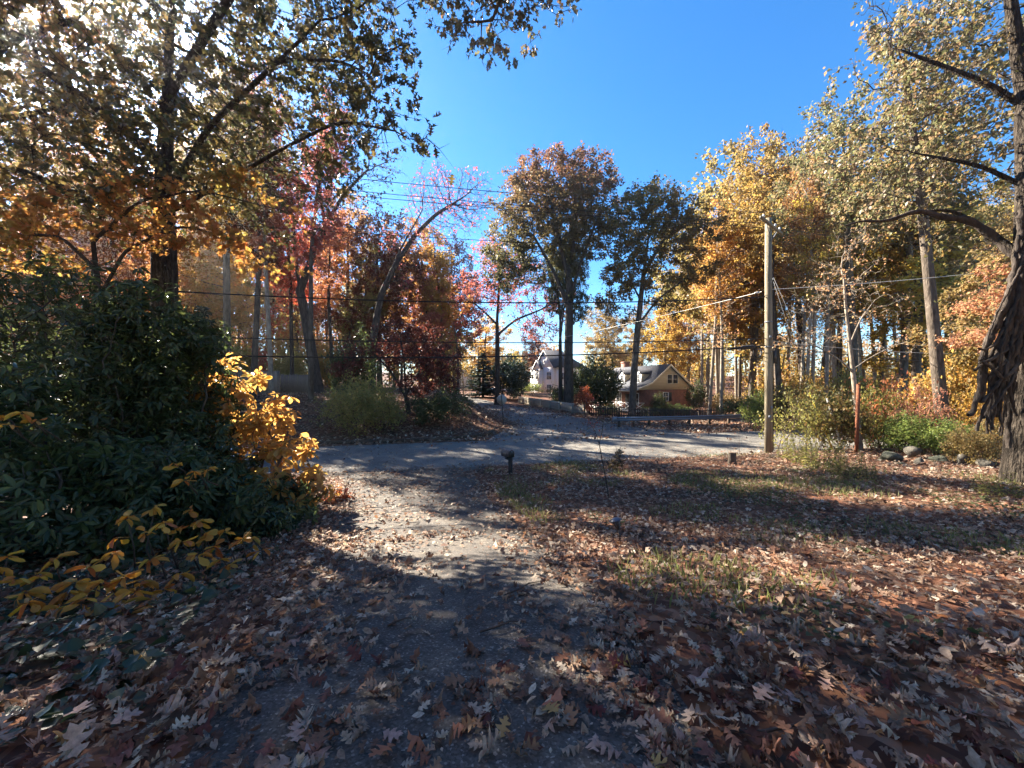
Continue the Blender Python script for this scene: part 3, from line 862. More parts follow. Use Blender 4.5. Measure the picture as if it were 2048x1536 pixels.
# ------------------------------------------------------------------ garden path light
def path_light():
    p = on_ground(1243, 6.15)
    t = thing('path_light', 'small tilted solar path light standing in the leaves beside the driveway', 'garden light', tuple(p))
    MB().tube([(0, 0, -.12), (0, 0, .20)], [.012, .014], 8).build('stake', M['lamp_dark'], t)
    MB().tube([(0, 0, .18), (0, 0, .24), (0, 0, .325)], [.022, .045, .068], 12).build('lamp_body', M['lamp_dark'], t, None, False)
    MB().tube([(0, 0, .328), (0, 0, .338), (0, 0, .365)], [.105, .10, .03], 14).build('cap', M['solar'], t)
    for k in range(6):
        a = k * math.pi / 3
        MB().bar((.047 * math.cos(a), .047 * math.sin(a), .24), (.071 * math.cos(a), .071 * math.sin(a), .326), .006, .006).build('rib', M['galv'], t)
    t.rotation_euler = (math.radians(-6), math.radians(-15), 0)
path_light()

# ------------------------------------------------------------------ utility poles and lines
PX, PY = 11.33, 17.0
PB = gz(PX, PY)
PTOP = CAM_H + (768 - 437) / FPX * PY
QX, QY = -27.0, 9.0                       # next pole, left of the picture
QB = gz(QX, QY)
def pole(name, x, y, zb, zt, r, label, arm_rot, arm=True):
    t = thing(name, label, 'utility pole', (x, y, zb))
    hgt = zt - zb
    P = [(0.0, 0, -.6), (.01, 0, hgt * .4), (0, .01, hgt * .75), (-.01, 0, hgt)]
    MB().tube(P, [r * 1.06, r, r * .92, r * .85], 14).build('shaft', M['pole_wood'], t, None, True)
    if arm:
        a = MB()
        c, s = math.cos(arm_rot), math.sin(arm_rot)
        a.bar((-1.4 * c, -1.4 * s - r - .06, hgt - .42), (1.4 * c, 1.4 * s - r - .06, hgt - .42), .09, .115)
        ao = a.build('crossarm', M['pole_wood'], t)
        br = MB()
        for sg in (-1, 1):
            br.bar((sg * .7 * c, sg * .7 * s - r - .06, hgt - .48), (0, -r - .02, hgt - 1.05), .03, .012)
        br.build('brace', M['galv'], ao)
        for k in (-1.05, 0.45, 1.05):
            MB().tube([(k * c, k * s - r - .06, hgt - .36), (k * c, k * s - r - .06, hgt - .28), (k * c, k * s - r - .06, hgt - .2)], [.02, .055, .03], 8).build('insulator', M['guard_grey'], ao)
    return t
ARM = math.radians(115)
up = pole('utility_pole', PX, PY, PB, PTOP, .155, 'tall wooden utility pole at the edge of the road', math.radians(40))
pole('utility_pole', QX, QY, QB, QB + 10.5, .15, 'utility pole out past the left hedge carrying the wires', math.radians(40))
# ground wire and small boxes on the pole
MB().tube([(.13, -.12, .2), (.135, -.12, 3), (.13, -.115, 6), (.125, -.11, PTOP - PB - 1.2)], .012, 5).build('ground_wire', M['black_cable'], up)
MB().box((.16, -.08, 4.05), (.30, .08, 4.62)).build('junction_box', M['lamp_dark'], up)
MB().tube([(-.15, 0, 4.5), (-.27, -.05, 4.66), (-.62, -.16, 4.66)], [.02, .02, .014], 6).build('bracket', M['galv'], up)

for zz_, aa_ in ((1.7, -1.9), (2.1, -1.4), (5.2, -1.7)):
    MB().box((-.045, -.006, -.06), (.045, .006, .06)).build('tag_plate', M['galv'], up, (.155 * math.cos(aa_), .155 * math.sin(aa_) - .012, zz_)).rotation_euler = (0, 0, aa_ + math.pi / 2)
for zz_ in (3.9, 4.55, 5.9, 6.7, 7.6):
    MB().tube([(0, -.20, zz_), (0, .20, zz_)], .012, 6).build('through_bolt', M['galv'], up)
for zz_ in (4.75, 5.85):
    MB().tube([(0, 0, zz_), (0, 0, zz_ + .05)], .158, 16).build('steel_band', M['galv'], up)
def wire(a, b, sag, r, mat, label, name='power_line', n=28, group=None):
    a, b = np.array(a, float), np.array(b, float)
    t = np.linspace(0, 1, n)[:, None]
    P = a + (b - a) * t
    P[:, 2] -= (sag * 4 * t * (1 - t))[:, 0]
    V, F = tube_vf(P - a, np.full(n, r), 5)
    o = link(name, make_mesh(name, V, F, mat, None, True), None, tuple(a))
    return tag(o, label, 'overhead wire', group or 'overhead wires strung from the utility pole')
arm_c, arm_s = math.cos(math.radians(40)), math.sin(math.radians(40))
for k, dz, lab in ((-1.28, 0, 'thin upper wire crossing in front of the bare tree, lower of the top pair'), (.5, .0, 'thin upper wire crossing in front of the bare tree, upper of the top pair'), (1.28, 0, 'faint third wire beside the top pair')):
    wire((PX + k * arm_c, PY + k * arm_s - .2, PTOP - .2), (QX + k * arm_c, QY + k * arm_s - .2, QB + 10.35), .35, .011, M['black_cable'], lab)
    wire((PX + k * arm_c, PY + k * arm_s - .2, PTOP - .2), (PX + 34 + k * arm_c, PY + 8 + k * arm_s, PTOP + 1.0), .5, .010, M['black_cable'], ('thin wire leaving the crossarm for the wood, ' + {-1.28: 'front', .5: 'middle', 1.28: 'rear'}[k] + ' of three'))
wire((PX - .16, PY - .03, PTOP - 1.5), (QX, QY, QB + 8.6), .35, .010, M['black_cable'], 'single wire sagging below the top pair and above the thick cables')
wire((PX - .16, PY, 5.45), (QX, QY, 5.55), .95, .024, M['black_cable'], 'thick black cable passing level with the middle of the left trunks')
wire((PX - .16, PY, 3.62), (QX, QY, 3.85), .62, .019, M['black_cable'], 'black cable just above the lowest cable')
wire((PX - .16, PY, 3.30), (QX, QY, 3.35), .80, .026, M['black_cable'], 'lowest thick black cable crossing above the road')
wire((PX + .16, PY, 5.78), (27.0, 19.4, 7.6), .12, .013, M['pale_cable'], 'pale service cable running right from the pole toward the big trunk', 'service_cable')
wire((PX - .3, PY, 5.68), (-6.6, 75, 9.0), .8, .012, M['pale_cable'], 'pale service cable running away over the road to the far pole', 'service_cable')
wire((PX + .16, PY, 3.5), (29, 20.5, 3.3), .3, .009, M['pale_cable'], 'thin pale cable running right behind the young bare tree', 'service_cable')
wire((PX + .16, PY, 3.3), (29, 20.5, 2.7), .3, .018, M['black_cable'], 'black cable running right behind the young bare tree', 'service_cable')
tl = MB().tube([(0, 0, 0), (.16, 0, .01), (.22, 0, .02)], [.03, .055, .02], 8).build('cable_clamp', M['pale_cable'], None, (PX - .62, PY, 5.62), True)
tag(tl, 'pale wedge clamp on the service cable beside the utility pole', 'cable clamp')

# splice case with its coil of slack cable
sp = thing('splice_case', 'black splice case and loop of slack cable hanging left of the pole', 'cable splice', (PX - .2, PY - .03, 3.26))
MB().tube([(-1.75, 0, -.16), (-1.3, 0, -.10), (-1.05, 0, -.07), (-.62, 0, -.03)], [.02, .045, .07, .075], 10).build('tail_sleeve', M['black_cable'], sp, None, True)
MB().tube([(-1.06, 0, -.07), (-.98, 0, -.06), (-.5, 0, -.03), (-.42, 0, -.02)], [.06, .10, .10, .06], 12).build('case', M['lamp_dark'], sp, None, True)
MB().tube([(-1.10, 0, -.19), (-1.09, 0, -.02)], .05, 8).build('clamp', M['guard_grey'], sp)
lp = [(-.30 + .17 * math.sin(a), .02 * math.sin(2 * a), -.24 + .25 * math.cos(a)) for a in np.linspace(0, 2 * math.pi * .97, 26)]
MB().tube(lp, .032, 7).build('cable_loop', M['black_cable'], sp, None, True)
MB().tube([(-1.6, 0, -.75), (-1.0, 0, -.6), (-.5, 0, -.56), (.05, 0, -.66)], .013, 5).build('drop_wire', M['black_cable'], sp, None, True)
MB().tube([(-.9, 0, -.5), (-.5, 0, -.42), (-.2, 0, -.44), (.05, 0, -.48)], .015, 5).build('drop_wire', M['black_cable'], sp, None, True)

# guy guards
def guard(name, a, b, r, mat, label):
    a, b = np.array(a), np.array(b)
    t = thing(name, label, 'guy guard', tuple(b))
    MB().tube([a - b, (0, 0, 0)], r, 10).build('sleeve', mat, t)
    d = (a - b) / np.linalg.norm(a - b)
    MB().tube([a - b - d * .004, np.array([PX, PY, 6.8]) - b], .007, 5).build('guy_wire', M['galv'], t)
    return t
guard('guy_guard', px(1619, 786, 17.4), on_ground(1668, 17.6, .0), .030, M['guard_yellow'], 'yellow plastic guy wire guard leaning right of the pole')
guard('guy_guard', px(1654, 797, 17.2), on_ground(1686, 17.0, .0), .042, M['guard_grey'], 'pale grey guy wire guard leaning beside the yellow one')

# distant pole and street lamp
dp = pole('utility_pole', -6.6, 75, gz(-6.6, 75), 9.2, .13, 'thin dark utility pole far up the side street', 0.2)
lx = on_ground(926, 66)
sl = thing('street_lamp', 'far street lamp with a pale arm before the yellow maple', 'street lamp', tuple(lx))
MB().tube([(.1, 0, -.4), (0, 0, 3), (-.55, 0, 6.9)], [.11, .10, .08], 8).build('shaft', M['pole_wood'], sl, None, True)
MB().tube([(-.55, 0, 6.8), (.2, 0, 7.05), (1.2, 0, 7.05)], .05, 6).build('arm', M['galv'], sl, None, True)
MB().tube([(1.15, 0, 7.02), (1.4, 0, 7.0), (1.95, 0, 7.0), (2.1, 0, 7.0)], [.06, .14, .12, .03], 8).build('lamp_head', M['guard_grey'], sl, None, True)

# ------------------------------------------------------------------ posts, stump, stones, edging
rp0, rp1 = on_ground(1712, 15.6), px(1717, 769, 15.6)
t = thing('rusty_pole', 'tall rusty steel pipe standing upright before the young tree', 'pole', tuple(rp0))
MB().tube([(0, 0, -.4), rp1 - rp0], .068, 12).build('pipe', M['rust'], t, None, True)
MB().tube([rp1 - rp0 + np.array([0, 0, .001]), rp1 - rp0 + np.array([0, 0, .02])], .076, 12).build('cap', M['rust'], t)

def rough_blob(r, seed, sub=3, amp=.25, flat=1.0):
    import bmesh
    bm = bmesh.new()
    bmesh.ops.create_icosphere(bm, subdivisions=sub, radius=1)
    V = np.array([v.co[:] for v in bm.verts]); F = np.array([[v.index for v in f.verts] for f in bm.faces])
    bm.free()
    rg = np.random.default_rng(seed)
    D = np.zeros(len(V))
    for k in range(13):
        d = unit(rg.normal(size=(1, 3)))[0]
        c = rg.uniform(.38, .78)
        D = np.minimum(D, -(np.maximum(V @ d - c, 0)) * 1.0 * rg.uniform(.8, 1.1))
    V = V * (1 + D[:, None]) * np.array(r) + rg.normal(size=V.shape) * .012 * max(r)
    return V, F
def stone(xp, Z, r, seed, mat, label, rz=0, sink=.6):
    r = tuple(.84 * q for q in r)
    p = on_ground(xp, Z)
    V, F = rough_blob(r, seed)
    V[:, 2] += r[2] * (1 - sink)
    o = link('boulder', make_mesh('boulder', V, F, mat, None, False), None, tuple(p))
    o.rotation_euler = (0, 0, rz)
    tag(o, label, 'boulder', 'field stones below the yellow green bush')
stone(1778, 13.6, (.62, .5, .30), 1, M['rock_dark'], 'largest mossy dark boulder right of the rusty pipe')
stone(1826, 14.2, (.44, .35, .30), 2, M['rock'], 'pale wedge stone leaning behind the mossy boulder', .5, .05)
stone(1838, 12.9, (.24, .2, .20), 3, M['rock'], 'small pale stone in front of the wedge stone', .2)
stone(1882, 13.2, (.42, .35, .26), 4, M['rock_dark'], 'low dark stone between the wedge stone and the big trunk')
stone(1925, 12.8, (.30, .25, .30), 5, M['rock'], 'upright tan stone near the foot of the bush')
stone(1968, 12.4, (.42, .3, .26), 6, M['rock'], 'tan stone closest to the vine covered trunk', .8)
stone(1806, 12.7, (.2, .16, .12), 8, M['rock_dark'], 'smallest dark stone at the foot of the mossy boulder')

def stump(xp, ybase, Z, r, h, mat, label, name='stump', cat='stump'):
    p = on_ground(xp, Z)
    t = thing(name, label, cat, tuple(p))
    rng = np.random.default_rng(int(xp))
    n = 14
    zz = np.array([-.15, .02, h * .5, h])
    rg = 1 + .10 * np.sin(np.arange(n) * 1.7)[None] + rng.normal(size=(4, n)) * .03
    V, F = tube_vf(np.array([(0, 0, z) for z in zz]), np.array([r * 1.25, r * 1.12, r, r * .98]), n, rg)
    make = make_mesh('bark', V, F, mat, None, True)
    link('bark', make, t)
    link('cut_top', make_mesh('cut_top', np.vstack([V[-n:] * np.array([.97, .97, 1]) + np.array([0, 0, .002]), [[0, 0, h + .012]]]), np.array([[i, (i + 1) % n, n] for i in range(n)]), M['stump'], None), t)
stump(1464, 930, 13.6, .125, .42, M['bark'], 'short round stump on the lawn before the utility pole')
stump(1318, 946, 13.2, .055, .17, M['bark_dark'], 'tiny dark post stub in the leaves left of the stump', 'post_stub', 'post')

tm = thing('timber_edging', 'row of dark landscape timbers edging the planted bank', 'garden edging', tuple(on_ground(700, 20.9)))
o0 = np.array(tm.location)
ed = [(-11.0, 20.25), (-8.3, 20.75), (-5.6, 21.3), (-3.2, 22.2), (-1.7, 23.6), (-1.2, 25.6)]
rng_ = random.Random(3)
for a, b in zip(ed[:-1], ed[1:]):
    a3 = np.array([*a, gz(*a) + .07]) - o0; b3 = np.array([*b, gz(*b) + .07]) - o0
    d = (b3 - a3) * .012
    MB().bar(a3 + d, b3 - d, .16, .20 + rng_.uniform(-.02, .02)).build('timber', M['timber'], tm)

# ------------------------------------------------------------------ cars
def car(x, y, rz, paint, label, suv=False, z=None):
    t = thing('parked_car', label, 'car', (x, y, gz(x, y) if z is None else z), rz, 'cars parked beyond the trees')
    H = 1.75 if suv else 1.45
    bl = .98 if suv else .86
    def section(pts, hw_low, hw_top, zl, zh):
        m = MB(); n = len(pts)
        V = []
        for s in (-1, 1):
            for (px_, pz_) in pts:
                w = hw_low + (hw_top - hw_low) * np.clip((pz_ - zl) / (zh - zl), 0, 1)
                V.append((px_, s * w, pz_))
        F = [list(range(n))[::-1], list(range(n, 2 * n))] + [[i, (i + 1) % n, n + (i + 1) % n, n + i] for i in range(n)]
        return m.add(V, F)
    def arch(cx):
        return [(cx - .36 * math.cos(a), .30 + .36 * math.sin(a)) for a in np.linspace(0, math.pi, 8)]
    low = [(-2.28, .35)] + [(-2.2, .25)] + arch(-1.38) + arch(1.38) + [(2.2, .25), (2.3, .42), (2.25, .66), (1.95, .76), (1.05, bl), (-1.75, bl + .03), (-2.22, bl - .06), (-2.3, .6)]
    body = section(low, .90, .84, .3, bl).build('body', paint, t)
    top = [(1.0, bl + .002), (.30, H - .04), (-.25, H), (-1.05, H - .03), (-1.78 if not suv else -2.1, bl + .034)]
    cab = section(top, .84, .62, bl, H).build('cabin', paint, t)
    def glass(poly, s):
        out = []
        for a, b in poly:
            w = .84 + (.62 - .84) * (b - bl) / (H - bl) + .006
            out.append((a, s * w, b))
        return out
    for s in (-1, 1):
        for poly in ([(.82, bl + .05), (.27, H - .10), (-.28, H - .08), (-.28, bl + .05)], [(-.36, bl + .05), (-.36, H - .08), (-1.0, H - .10), (-1.55, bl + .07)]):
            g = glass(poly, s)
            MB().add(g, [[0, 1, 2, 3]]).build('window', M['glass'], t)
    MB().add([(1.03 - .07, -.72, bl + .04), (1.03 - .07, .72, bl + .04), (.36, .55, H - .07), (.36, -.55, H - .07)], [[0, 1, 2, 3]]).build('windscreen', M['glass'], t)
    xb = -1.78 if not suv else -2.1
    MB().add([(xb - .01, -.68, bl + .06), (xb - .01, .68, bl + .06), (-1.12, .56, H - .05), (-1.12, -.56, H - .05)], [[0, 1, 2, 3]]).build('rear_window', M['glass'], t)
    for cx in (-1.38, 1.38):
        for s in (-1, 1):
            w = MB().tube([(cx, s * .68, .32), (cx, s * .87, .32)], .32, 18).build('wheel', M['tyre'], t)
            MB().tube([(cx, s * .872, .32), (cx, s * .882, .32)], .21, 14).build('rim', M['chrome'], w)
    for s in (-1, 1):
        MB().box((-2.325, s * .66 - .17, .62), (-2.2, s * .66 + .17, .80)).build('tail_light', M['red_light'], t)
        MB().box((2.1, s * .64 - .16, .60), (2.29, s * .64 + .16, .70)).build('headlight', M['guard_grey'], t)
        MB().box((.62, s * .93 - .08, bl + .03), (.74, s * .93 + .08, bl + .14)).build('mirror', paint, t)
    return t
car(.75, 82, math.radians(4), M['car_silver'], 'silver sedan parked side on before the white house')
car(-2.6, 87, math.radians(-12), M['car_white'], 'white car half hidden behind the silver sedan')
car(-4.7, 76, math.radians(-8), M['car_dark'], 'dark sport utility car under the spruce by the side street', True)
car(-12.7, 14.6, math.radians(11), M['car_white'], 'white car with red tail light glimpsed through the rhododendron leaves')

M['amber_green'] = leafmat('leaf_amber_green', [(.13, .14, .03), (.20, .18, .035), (.30, .22, .035), (.38, .20, .03), (.42, .15, .03), (.16, .15, .03)], .55, .42, .3)
# ------------------------------------------------------------------ growing trees
def resample(P, step):
    P = np.asarray(P, float)
    seg = np.linalg.norm(np.diff(P, axis=0), axis=1)
    s = np.concatenate([[0], np.cumsum(seg)])
    n = max(2, int(s[-1] / step) + 1)
    t = np.linspace(0, s[-1], n)
    # smooth the corners
    Q = np.stack([np.interp(t, s, P[:, k]) for k in range(3)], -1)
    for _ in range(2):
        Q[1:-1] = .25 * Q[:-2] + .5 * Q[1:-1] + .25 * Q[2:]
    return Q

def blob_points(blobs, n, rng, shell=.35, rag=.12, least=3):
    """points spread through ellipsoids (x, y, z, rx, ry, rz), more of them near the skin"""
    vol = np.array([b[3] * b[4] * b[5] for b in blobs], float) ** .8
    cnt = np.maximum(least, (n * vol / vol.sum()).astype(int))
    out = []
    for b, c in zip(blobs, cnt):
        d = rand_dir(rng, c)
        r = rng.uniform(0, 1, c) ** shell
        out.append(np.array(b[:3]) + d * r[:, None] * np.array(b[3:6]) * (1 + rag * rng.normal(size=(c, 1))))
    return np.concatenate(out)

def grow(paths, att, step, rng, kill, infl, maxit=90, up=.12, wig=.22, maxn=9000):
    """space colonisation: branches reach out from the given limbs towards the points"""
    pos, par = [], []
    for P in paths:
        Q = resample(P, step)
        if pos:
            d = np.linalg.norm(np.array(pos) - Q[0], axis=1)
            last = int(np.argmin(d)); Q = Q[1:]
        else:
            last = -1
        for q in Q:
            pos.append(q); par.append(last); last = len(pos) - 1
    n0 = len(pos)
    pos = np.array(pos + [[0, 0, 0]] * maxn, float); par = par + [0] * maxn
    nn = n0
    kids = np.zeros(len(pos), int)
    for i in range(n0):
        if par[i] >= 0: kids[par[i]] += 1
    A = att
    nd = np.full(len(A), 1e9); ni = np.zeros(len(A), int)
    alive = np.ones(len(A), bool)
    new = np.arange(max(0, int(n0 * 0.0)), n0)
    for it in range(maxit):
        if len(new):
            idx = np.where(alive)[0]
            if not len(idx): break
            for c in range(0, len(new), 400):
                sub = new[c:c + 400]
                d2 = ((A[idx][:, None, :] - pos[sub][None]) ** 2).sum(-1)
                k = d2.argmin(1); dm = np.sqrt(d2[np.arange(len(idx)), k])
                better = dm < nd[idx]
                nd[idx[better]] = dm[better]; ni[idx[better]] = sub[k[better]]
            alive &= nd > kill
        act = np.where(alive & (nd < infl))[0]
        if not len(act) or nn > n0 + maxn - 600: break
        dirs = np.zeros((nn, 3)); cnt = np.zeros(nn)
        v = unit(A[act] - pos[ni[act]])
        np.add.at(dirs, ni[act], v); np.add.at(cnt, ni[act], 1)
        src = np.where((cnt > 0) & (kids[:nn] < 4))[0]
        if not len(src): break
        src = src[:550]
        d = unit(unit(dirs[src]) + rng.normal(size=(len(src), 3)) * wig + np.array([0, 0, up]))
        q = pos[src] + d * step
        m = len(src)
        pos[nn:nn + m] = q
        for k, s_ in enumerate(src): par[nn + k] = int(s_)
        kids[src] += 1
        new = np.arange(nn, nn + m); nn += m
    return pos[:nn], np.array(par[:nn]), n0

def skeleton(pos, par, r_base, r_tip):
    n = len(pos)
    kids = [[] for _ in range(n)]
    for i in range(n):
        if par[i] >= 0: kids[par[i]].append(i)
    tips = sum(1 for k in kids if not k)
    e = math.log(max(tips, 2)) / math.log(r_base / r_tip)
    a = np.zeros(n)
    for i in range(n - 1, -1, -1):
        if not kids[i]: a[i] += r_tip ** e
        a[i] *= 1.028
        if par[i] >= 0: a[par[i]] += a[i]
    r = a ** (1 / e)
    r = r_tip * (r / r_tip) ** (math.log(r_base / r_tip) / math.log(max(r[0] / r_tip, 1.01)))
    chains, stack = [], [0]
    while stack:
        s = stack.pop()
        c = [par[s]] if par[s] >= 0 else []
        i = s
        while True:
            c.append(i)
            if not kids[i]: break
            k = max(kids[i], key=lambda j: r[j])
            stack += [j for j in kids[i] if j != k]
            i = k
        chains.append(c)
    return r, chains, kids

def wood_mesh(name, pos, r, chains, mat, min_r=0, flare=0.0, extra=None, ridges=0.0, rng=None, sides_big=12):
    VV, FF, b = [], [], 0
    z0 = pos[0][2]
    for c in chains:
        if r[c[min(1, len(c) - 1)]] < min_r or len(c) < 2: continue
        P = pos[c]; R = r[c].copy()
        first = R[1] if len(R) > 1 else R[0]
        if c[0] != 0: R[0] = min(R[0], first * 1.5)
        else:
            R = R * (1 + flare * np.exp(-np.maximum(P[:, 2] - z0, 0) / .45))
        n = sides_big if first > .12 else (7 if first > .05 else (5 if first > .022 else 3))
        rg = None
        if ridges and c[0] == 0:
            th = np.arange(n) / n * 2 * np.pi
            rg = 1 + ridges * (np.sin(th * 5 + 1.3)[None] * .5 + np.sin(th * 3 + P[:, 2:3] * .7) * .5) * np.exp(-np.maximum(P[:, 2:3] - z0, 0) / (1.2 if ridges < .09 else 6)) + rng.normal(size=(len(P), n)) * ridges * .18 + (0 if ridges < .09 else rng.normal(size=(1, n)) * .045)
        V, F = tube_vf(P, R, n, rg)
        VV.append(V); FF.append(F + b); b += len(V)
    if extra is not None and len(extra[0]):
        VV.append(extra[0]); b0 = b
        tri = extra[1] + b0
        me = make_mesh(name, np.concatenate(VV), [*map(list, np.concatenate(FF))] + [*map(list, tri)], mat, None, True)
        return me
    return make_mesh(name, np.concatenate(VV), np.concatenate(FF), mat, None, True)

def spikes(base, tip, w):
    """thin three sided twigs"""
    d = unit(tip - base)
    a = unit(np.cross(d, np.array([.31, .52, .79])))
    b = np.cross(d, a)
    V = np.stack([base + a * w, base + (-.5 * a + .87 * b) * w, base + (-.5 * a - .87 * b) * w, tip], 1).reshape(-1, 3)
    k = np.arange(len(base))[:, None] * 4
    F = np.concatenate([k + [0, 1, 3], k + [1, 2, 3], k + [2, 0, 3]])
    return V, F

def tree_data(seed, paths, blobs, n_att, step, r_base, r_tip, leaf, leaf_size, n_leaf, kill=None, infl=6., up=.1, wig=.25, thin=.03,
              twigs=1, twig_len=.5, spread=.25, flare=.5, bark='bark', leaf_mat='olive', rnd_fn=None, shell=.4, ridges=.0, droop=.3, min_r=0, sides=10, clump=1.0, tipw=1.0, least=3):
    """returns wood mesh, leaf mesh (or None), and the leaf arrays"""
    rng = np.random.default_rng(seed)
    att = blob_points(blobs, n_att, rng, shell, .12, least)
    pos, par, n0 = grow(paths, att, step, rng, kill or step * 1.6, infl, up=up, wig=wig)
    r, chains, kids = skeleton(pos, par, r_base, r_tip)
    thin_i = np.where((r < thin) & (np.arange(len(pos)) >= n0))[0]
    if len(thin_i) == 0: thin_i = np.arange(len(pos))[-50:]
    d_out = unit(pos[thin_i] - pos[np.maximum(par[thin_i], 0)])
    tb = np.repeat(pos[thin_i], twigs, 0); td = np.repeat(d_out, twigs, 0)
    tdir = unit(td * .8 + rand_dir(rng, len(tb)) * .9 + np.array([0, 0, .1]))
    tl = twig_len * rng.uniform(.4, 1.1, len(tb))
    tt = tb + tdir * tl[:, None]
    tw = spikes(tb, tt, r_tip * .75) if twigs else (np.zeros((0, 3)), np.zeros((0, 3), int))
    wood = wood_mesh('trunk', pos, r, chains, M[bark], min_r, flare, tw if twigs else None, ridges, rng, sides)
    leafm = None; arr = None
    if n_leaf:
        w = rng.uniform(0, 1, len(tb)) ** clump + .02
        # clump: whole sprays keep or lose their leaves
        cl = fbm(tb[:, 0] * .9 + tb[:, 2] * .37, tb[:, 1] * .9 - tb[:, 2] * .61, seed)
        w = w * np.clip((cl - .28) * 5, .03, 1.4)
        k = rng.choice(len(tb), n_leaf, p=w / w.sum())
        u = (rng.uniform(.05, 1.05, n_leaf) ** tipw)[:, None]
        P = tb[k] + (tt[k] - tb[k]) * u + rng.normal(size=(n_leaf, 3)) * spread * .5
        ax = unit(tdir[k] * .7 + rand_dir(rng, n_leaf) * .9 + np.array([0, 0, -droop]))
        nr = unit(rand_dir(rng, n_leaf) * .9 + np.array([0, 0, .8]))
        sz = leaf_size * rng.uniform(.65, 1.25, n_leaf)
        rn = rng.uniform(0, 1, n_leaf) if rnd_fn is None else np.clip(rnd_fn(P, rng), 0, 1)
        V, F, R = scatter(leaf, P, ax, nr, sz, rn)
        leafm = make_mesh('crown', V, F, M[leaf_mat], R, False)
        arr = (P, ax, nr, sz, rn)
    return wood, leafm, arr

def set_mat(o, mat):
    o.material_slots[0].link = 'OBJECT'
    o.material_slots[0].material = mat

def plant_tree(wood, crown, name, label, cat, loc, rz=0, sc=(1, 1, 1), group=None, leaf_mat=None, bark=None, wood_name='trunk', crown_name='crown', tilt=None):
    t = thing(name, label, cat, tuple(loc), rz, group)
    t.scale = sc
    if tilt: t.rotation_euler = (tilt[0], tilt[1], rz)
    w = link(wood_name, wood, t)
    if bark: set_mat(w, M[bark])
    if crown is not None:
        c = link(crown_name, crown, t)
        if leaf_mat: set_mat(c, M[leaf_mat])
    return t

def rel(base, pts):
    """photo-measured points (px, py, Z) as offsets from the base"""
    return [px(*p) - base for p in pts]
def relb(base, blobs):
    """blobs (px, py, Z, r) or (px, py, Z, rx, ry, rz) relative to the base"""
    out = []
    for b in blobs:
        c = px(*b[:3]) - base
        rr = b[3:] if len(b) == 6 else (b[3],) * 3
        out.append((*c, *rr))
    return out

def noise_rnd(scale, amount=.5, seed=0):
    return lambda P, rng: fbm(P[:, 0] * scale + P[:, 2] * .6 * scale, P[:, 1] * scale + P[:, 2] * .5 * scale, seed) * amount * 1.6 - .15 * amount + rng.uniform(0, 1, len(P)) * (1 - amount)

# ---- the big oak on the near side, whose boughs hang over the left half of the picture
b = on_ground(330, 11.6)
lim = relb(b, [(60, 60, 11.5, 4.0), (330, 60, 12, 3.6), (40, 280, 12, 2.5), (330, 260, 12, 3.0), (560, 130, 10.5, 2.4), (520, 280, 11, 1.9),
               (690, 90, 9, 1.6), (720, 220, 8.5, 1.05), (800, 255, 8.0, .75), (850, 275, 7.8, .5), (640, 230, 9, 1.2), (-260, 150, 12, 4), (330, -260, 11, 4.2), (640, -150, 9.2, 2.2),
               (-260, 380, 13, 2.5), (760, 60, 8.6, .8), (860, -240, 9, 2.0), (20, -400, 11, 4),
               (330, 180, 9, 2.0), (330, 330, 9.2, 1.2), (480, 200, 9, 1.5), (180, 240, 9, 1.9), (60, 290, 9.2, 1.4), (600, 150, 14.5, 2.6), (680, 240, 14.5, 1.5), (520, 330, 15.5, 2.2), (640, 30, 14, 2.6), (600, 330, 12, 1.2), (730, 150, 11, 1.2)] + [(620, 380, 16, 1.6), (680, 330, 16, 1.3), (560, 420, 16.5, 1.6)] + 3 * [(690, 90, 9, 1.3), (720, 200, 8.5, .9), (790, 240, 8.0, .6), (840, 270, 7.8, .42), (890, 290, 7.7, .28), (700, 300, 8.3, .6), (780, 110, 8.6, .6), (640, 300, 8.6, .8), (860, 310, 7.8, .25)])
trunk = rel(b, [(330, 900, 11.6), (330, 640, 11.6), (328, 430, 11.6), (332, 250, 11.7), (340, 60, 11.8)])
trunk[0] = np.array([0, 0, -.3])
limbs = [trunk,
         rel(b, [(330, 400, 11.6), (420, 250, 11), (560, 120, 10), (640, 40, 9.3)]),
         rel(b, [(329, 330, 11.6), (200, 220, 11.6), (60, 120, 11.8)]),
         rel(b, [(329, 430, 11.6), (440, 370, 10.8), (560, 300, 10), (680, 240, 8.8), (790, 262, 8.1)]),
         rel(b, [(327, 480, 11.6), (180, 400, 12.2), (40, 340, 12.6), (-120, 330, 13)]),
         rel(b, [(560, 120, 10), (680, 120, 9), (740, 150, 8.6)]),
         rel(b, [(332, 200, 11.7), (480, -40, 10.6), (620, -160, 9.6)])]
wd, cr, arr = tree_data(11, limbs, lim, 4600, .34, .40, .008, OAK_S, .18, 31000, kill=.5, infl=4.5, up=.02, wig=.3, thin=.035, twigs=2, twig_len=.5,
                        spread=.13, bark='bark_deep', leaf_mat='oak_green', flare=.35, sides=14, ridges=.05, rnd_fn=noise_rnd(.5, .45, 3), clump=1.3, tipw=.6, least=22)
oak = plant_tree(wd, None, 'oak_tree', 'large near oak whose dark lobed boughs hang over the upper left', 'tree', b)
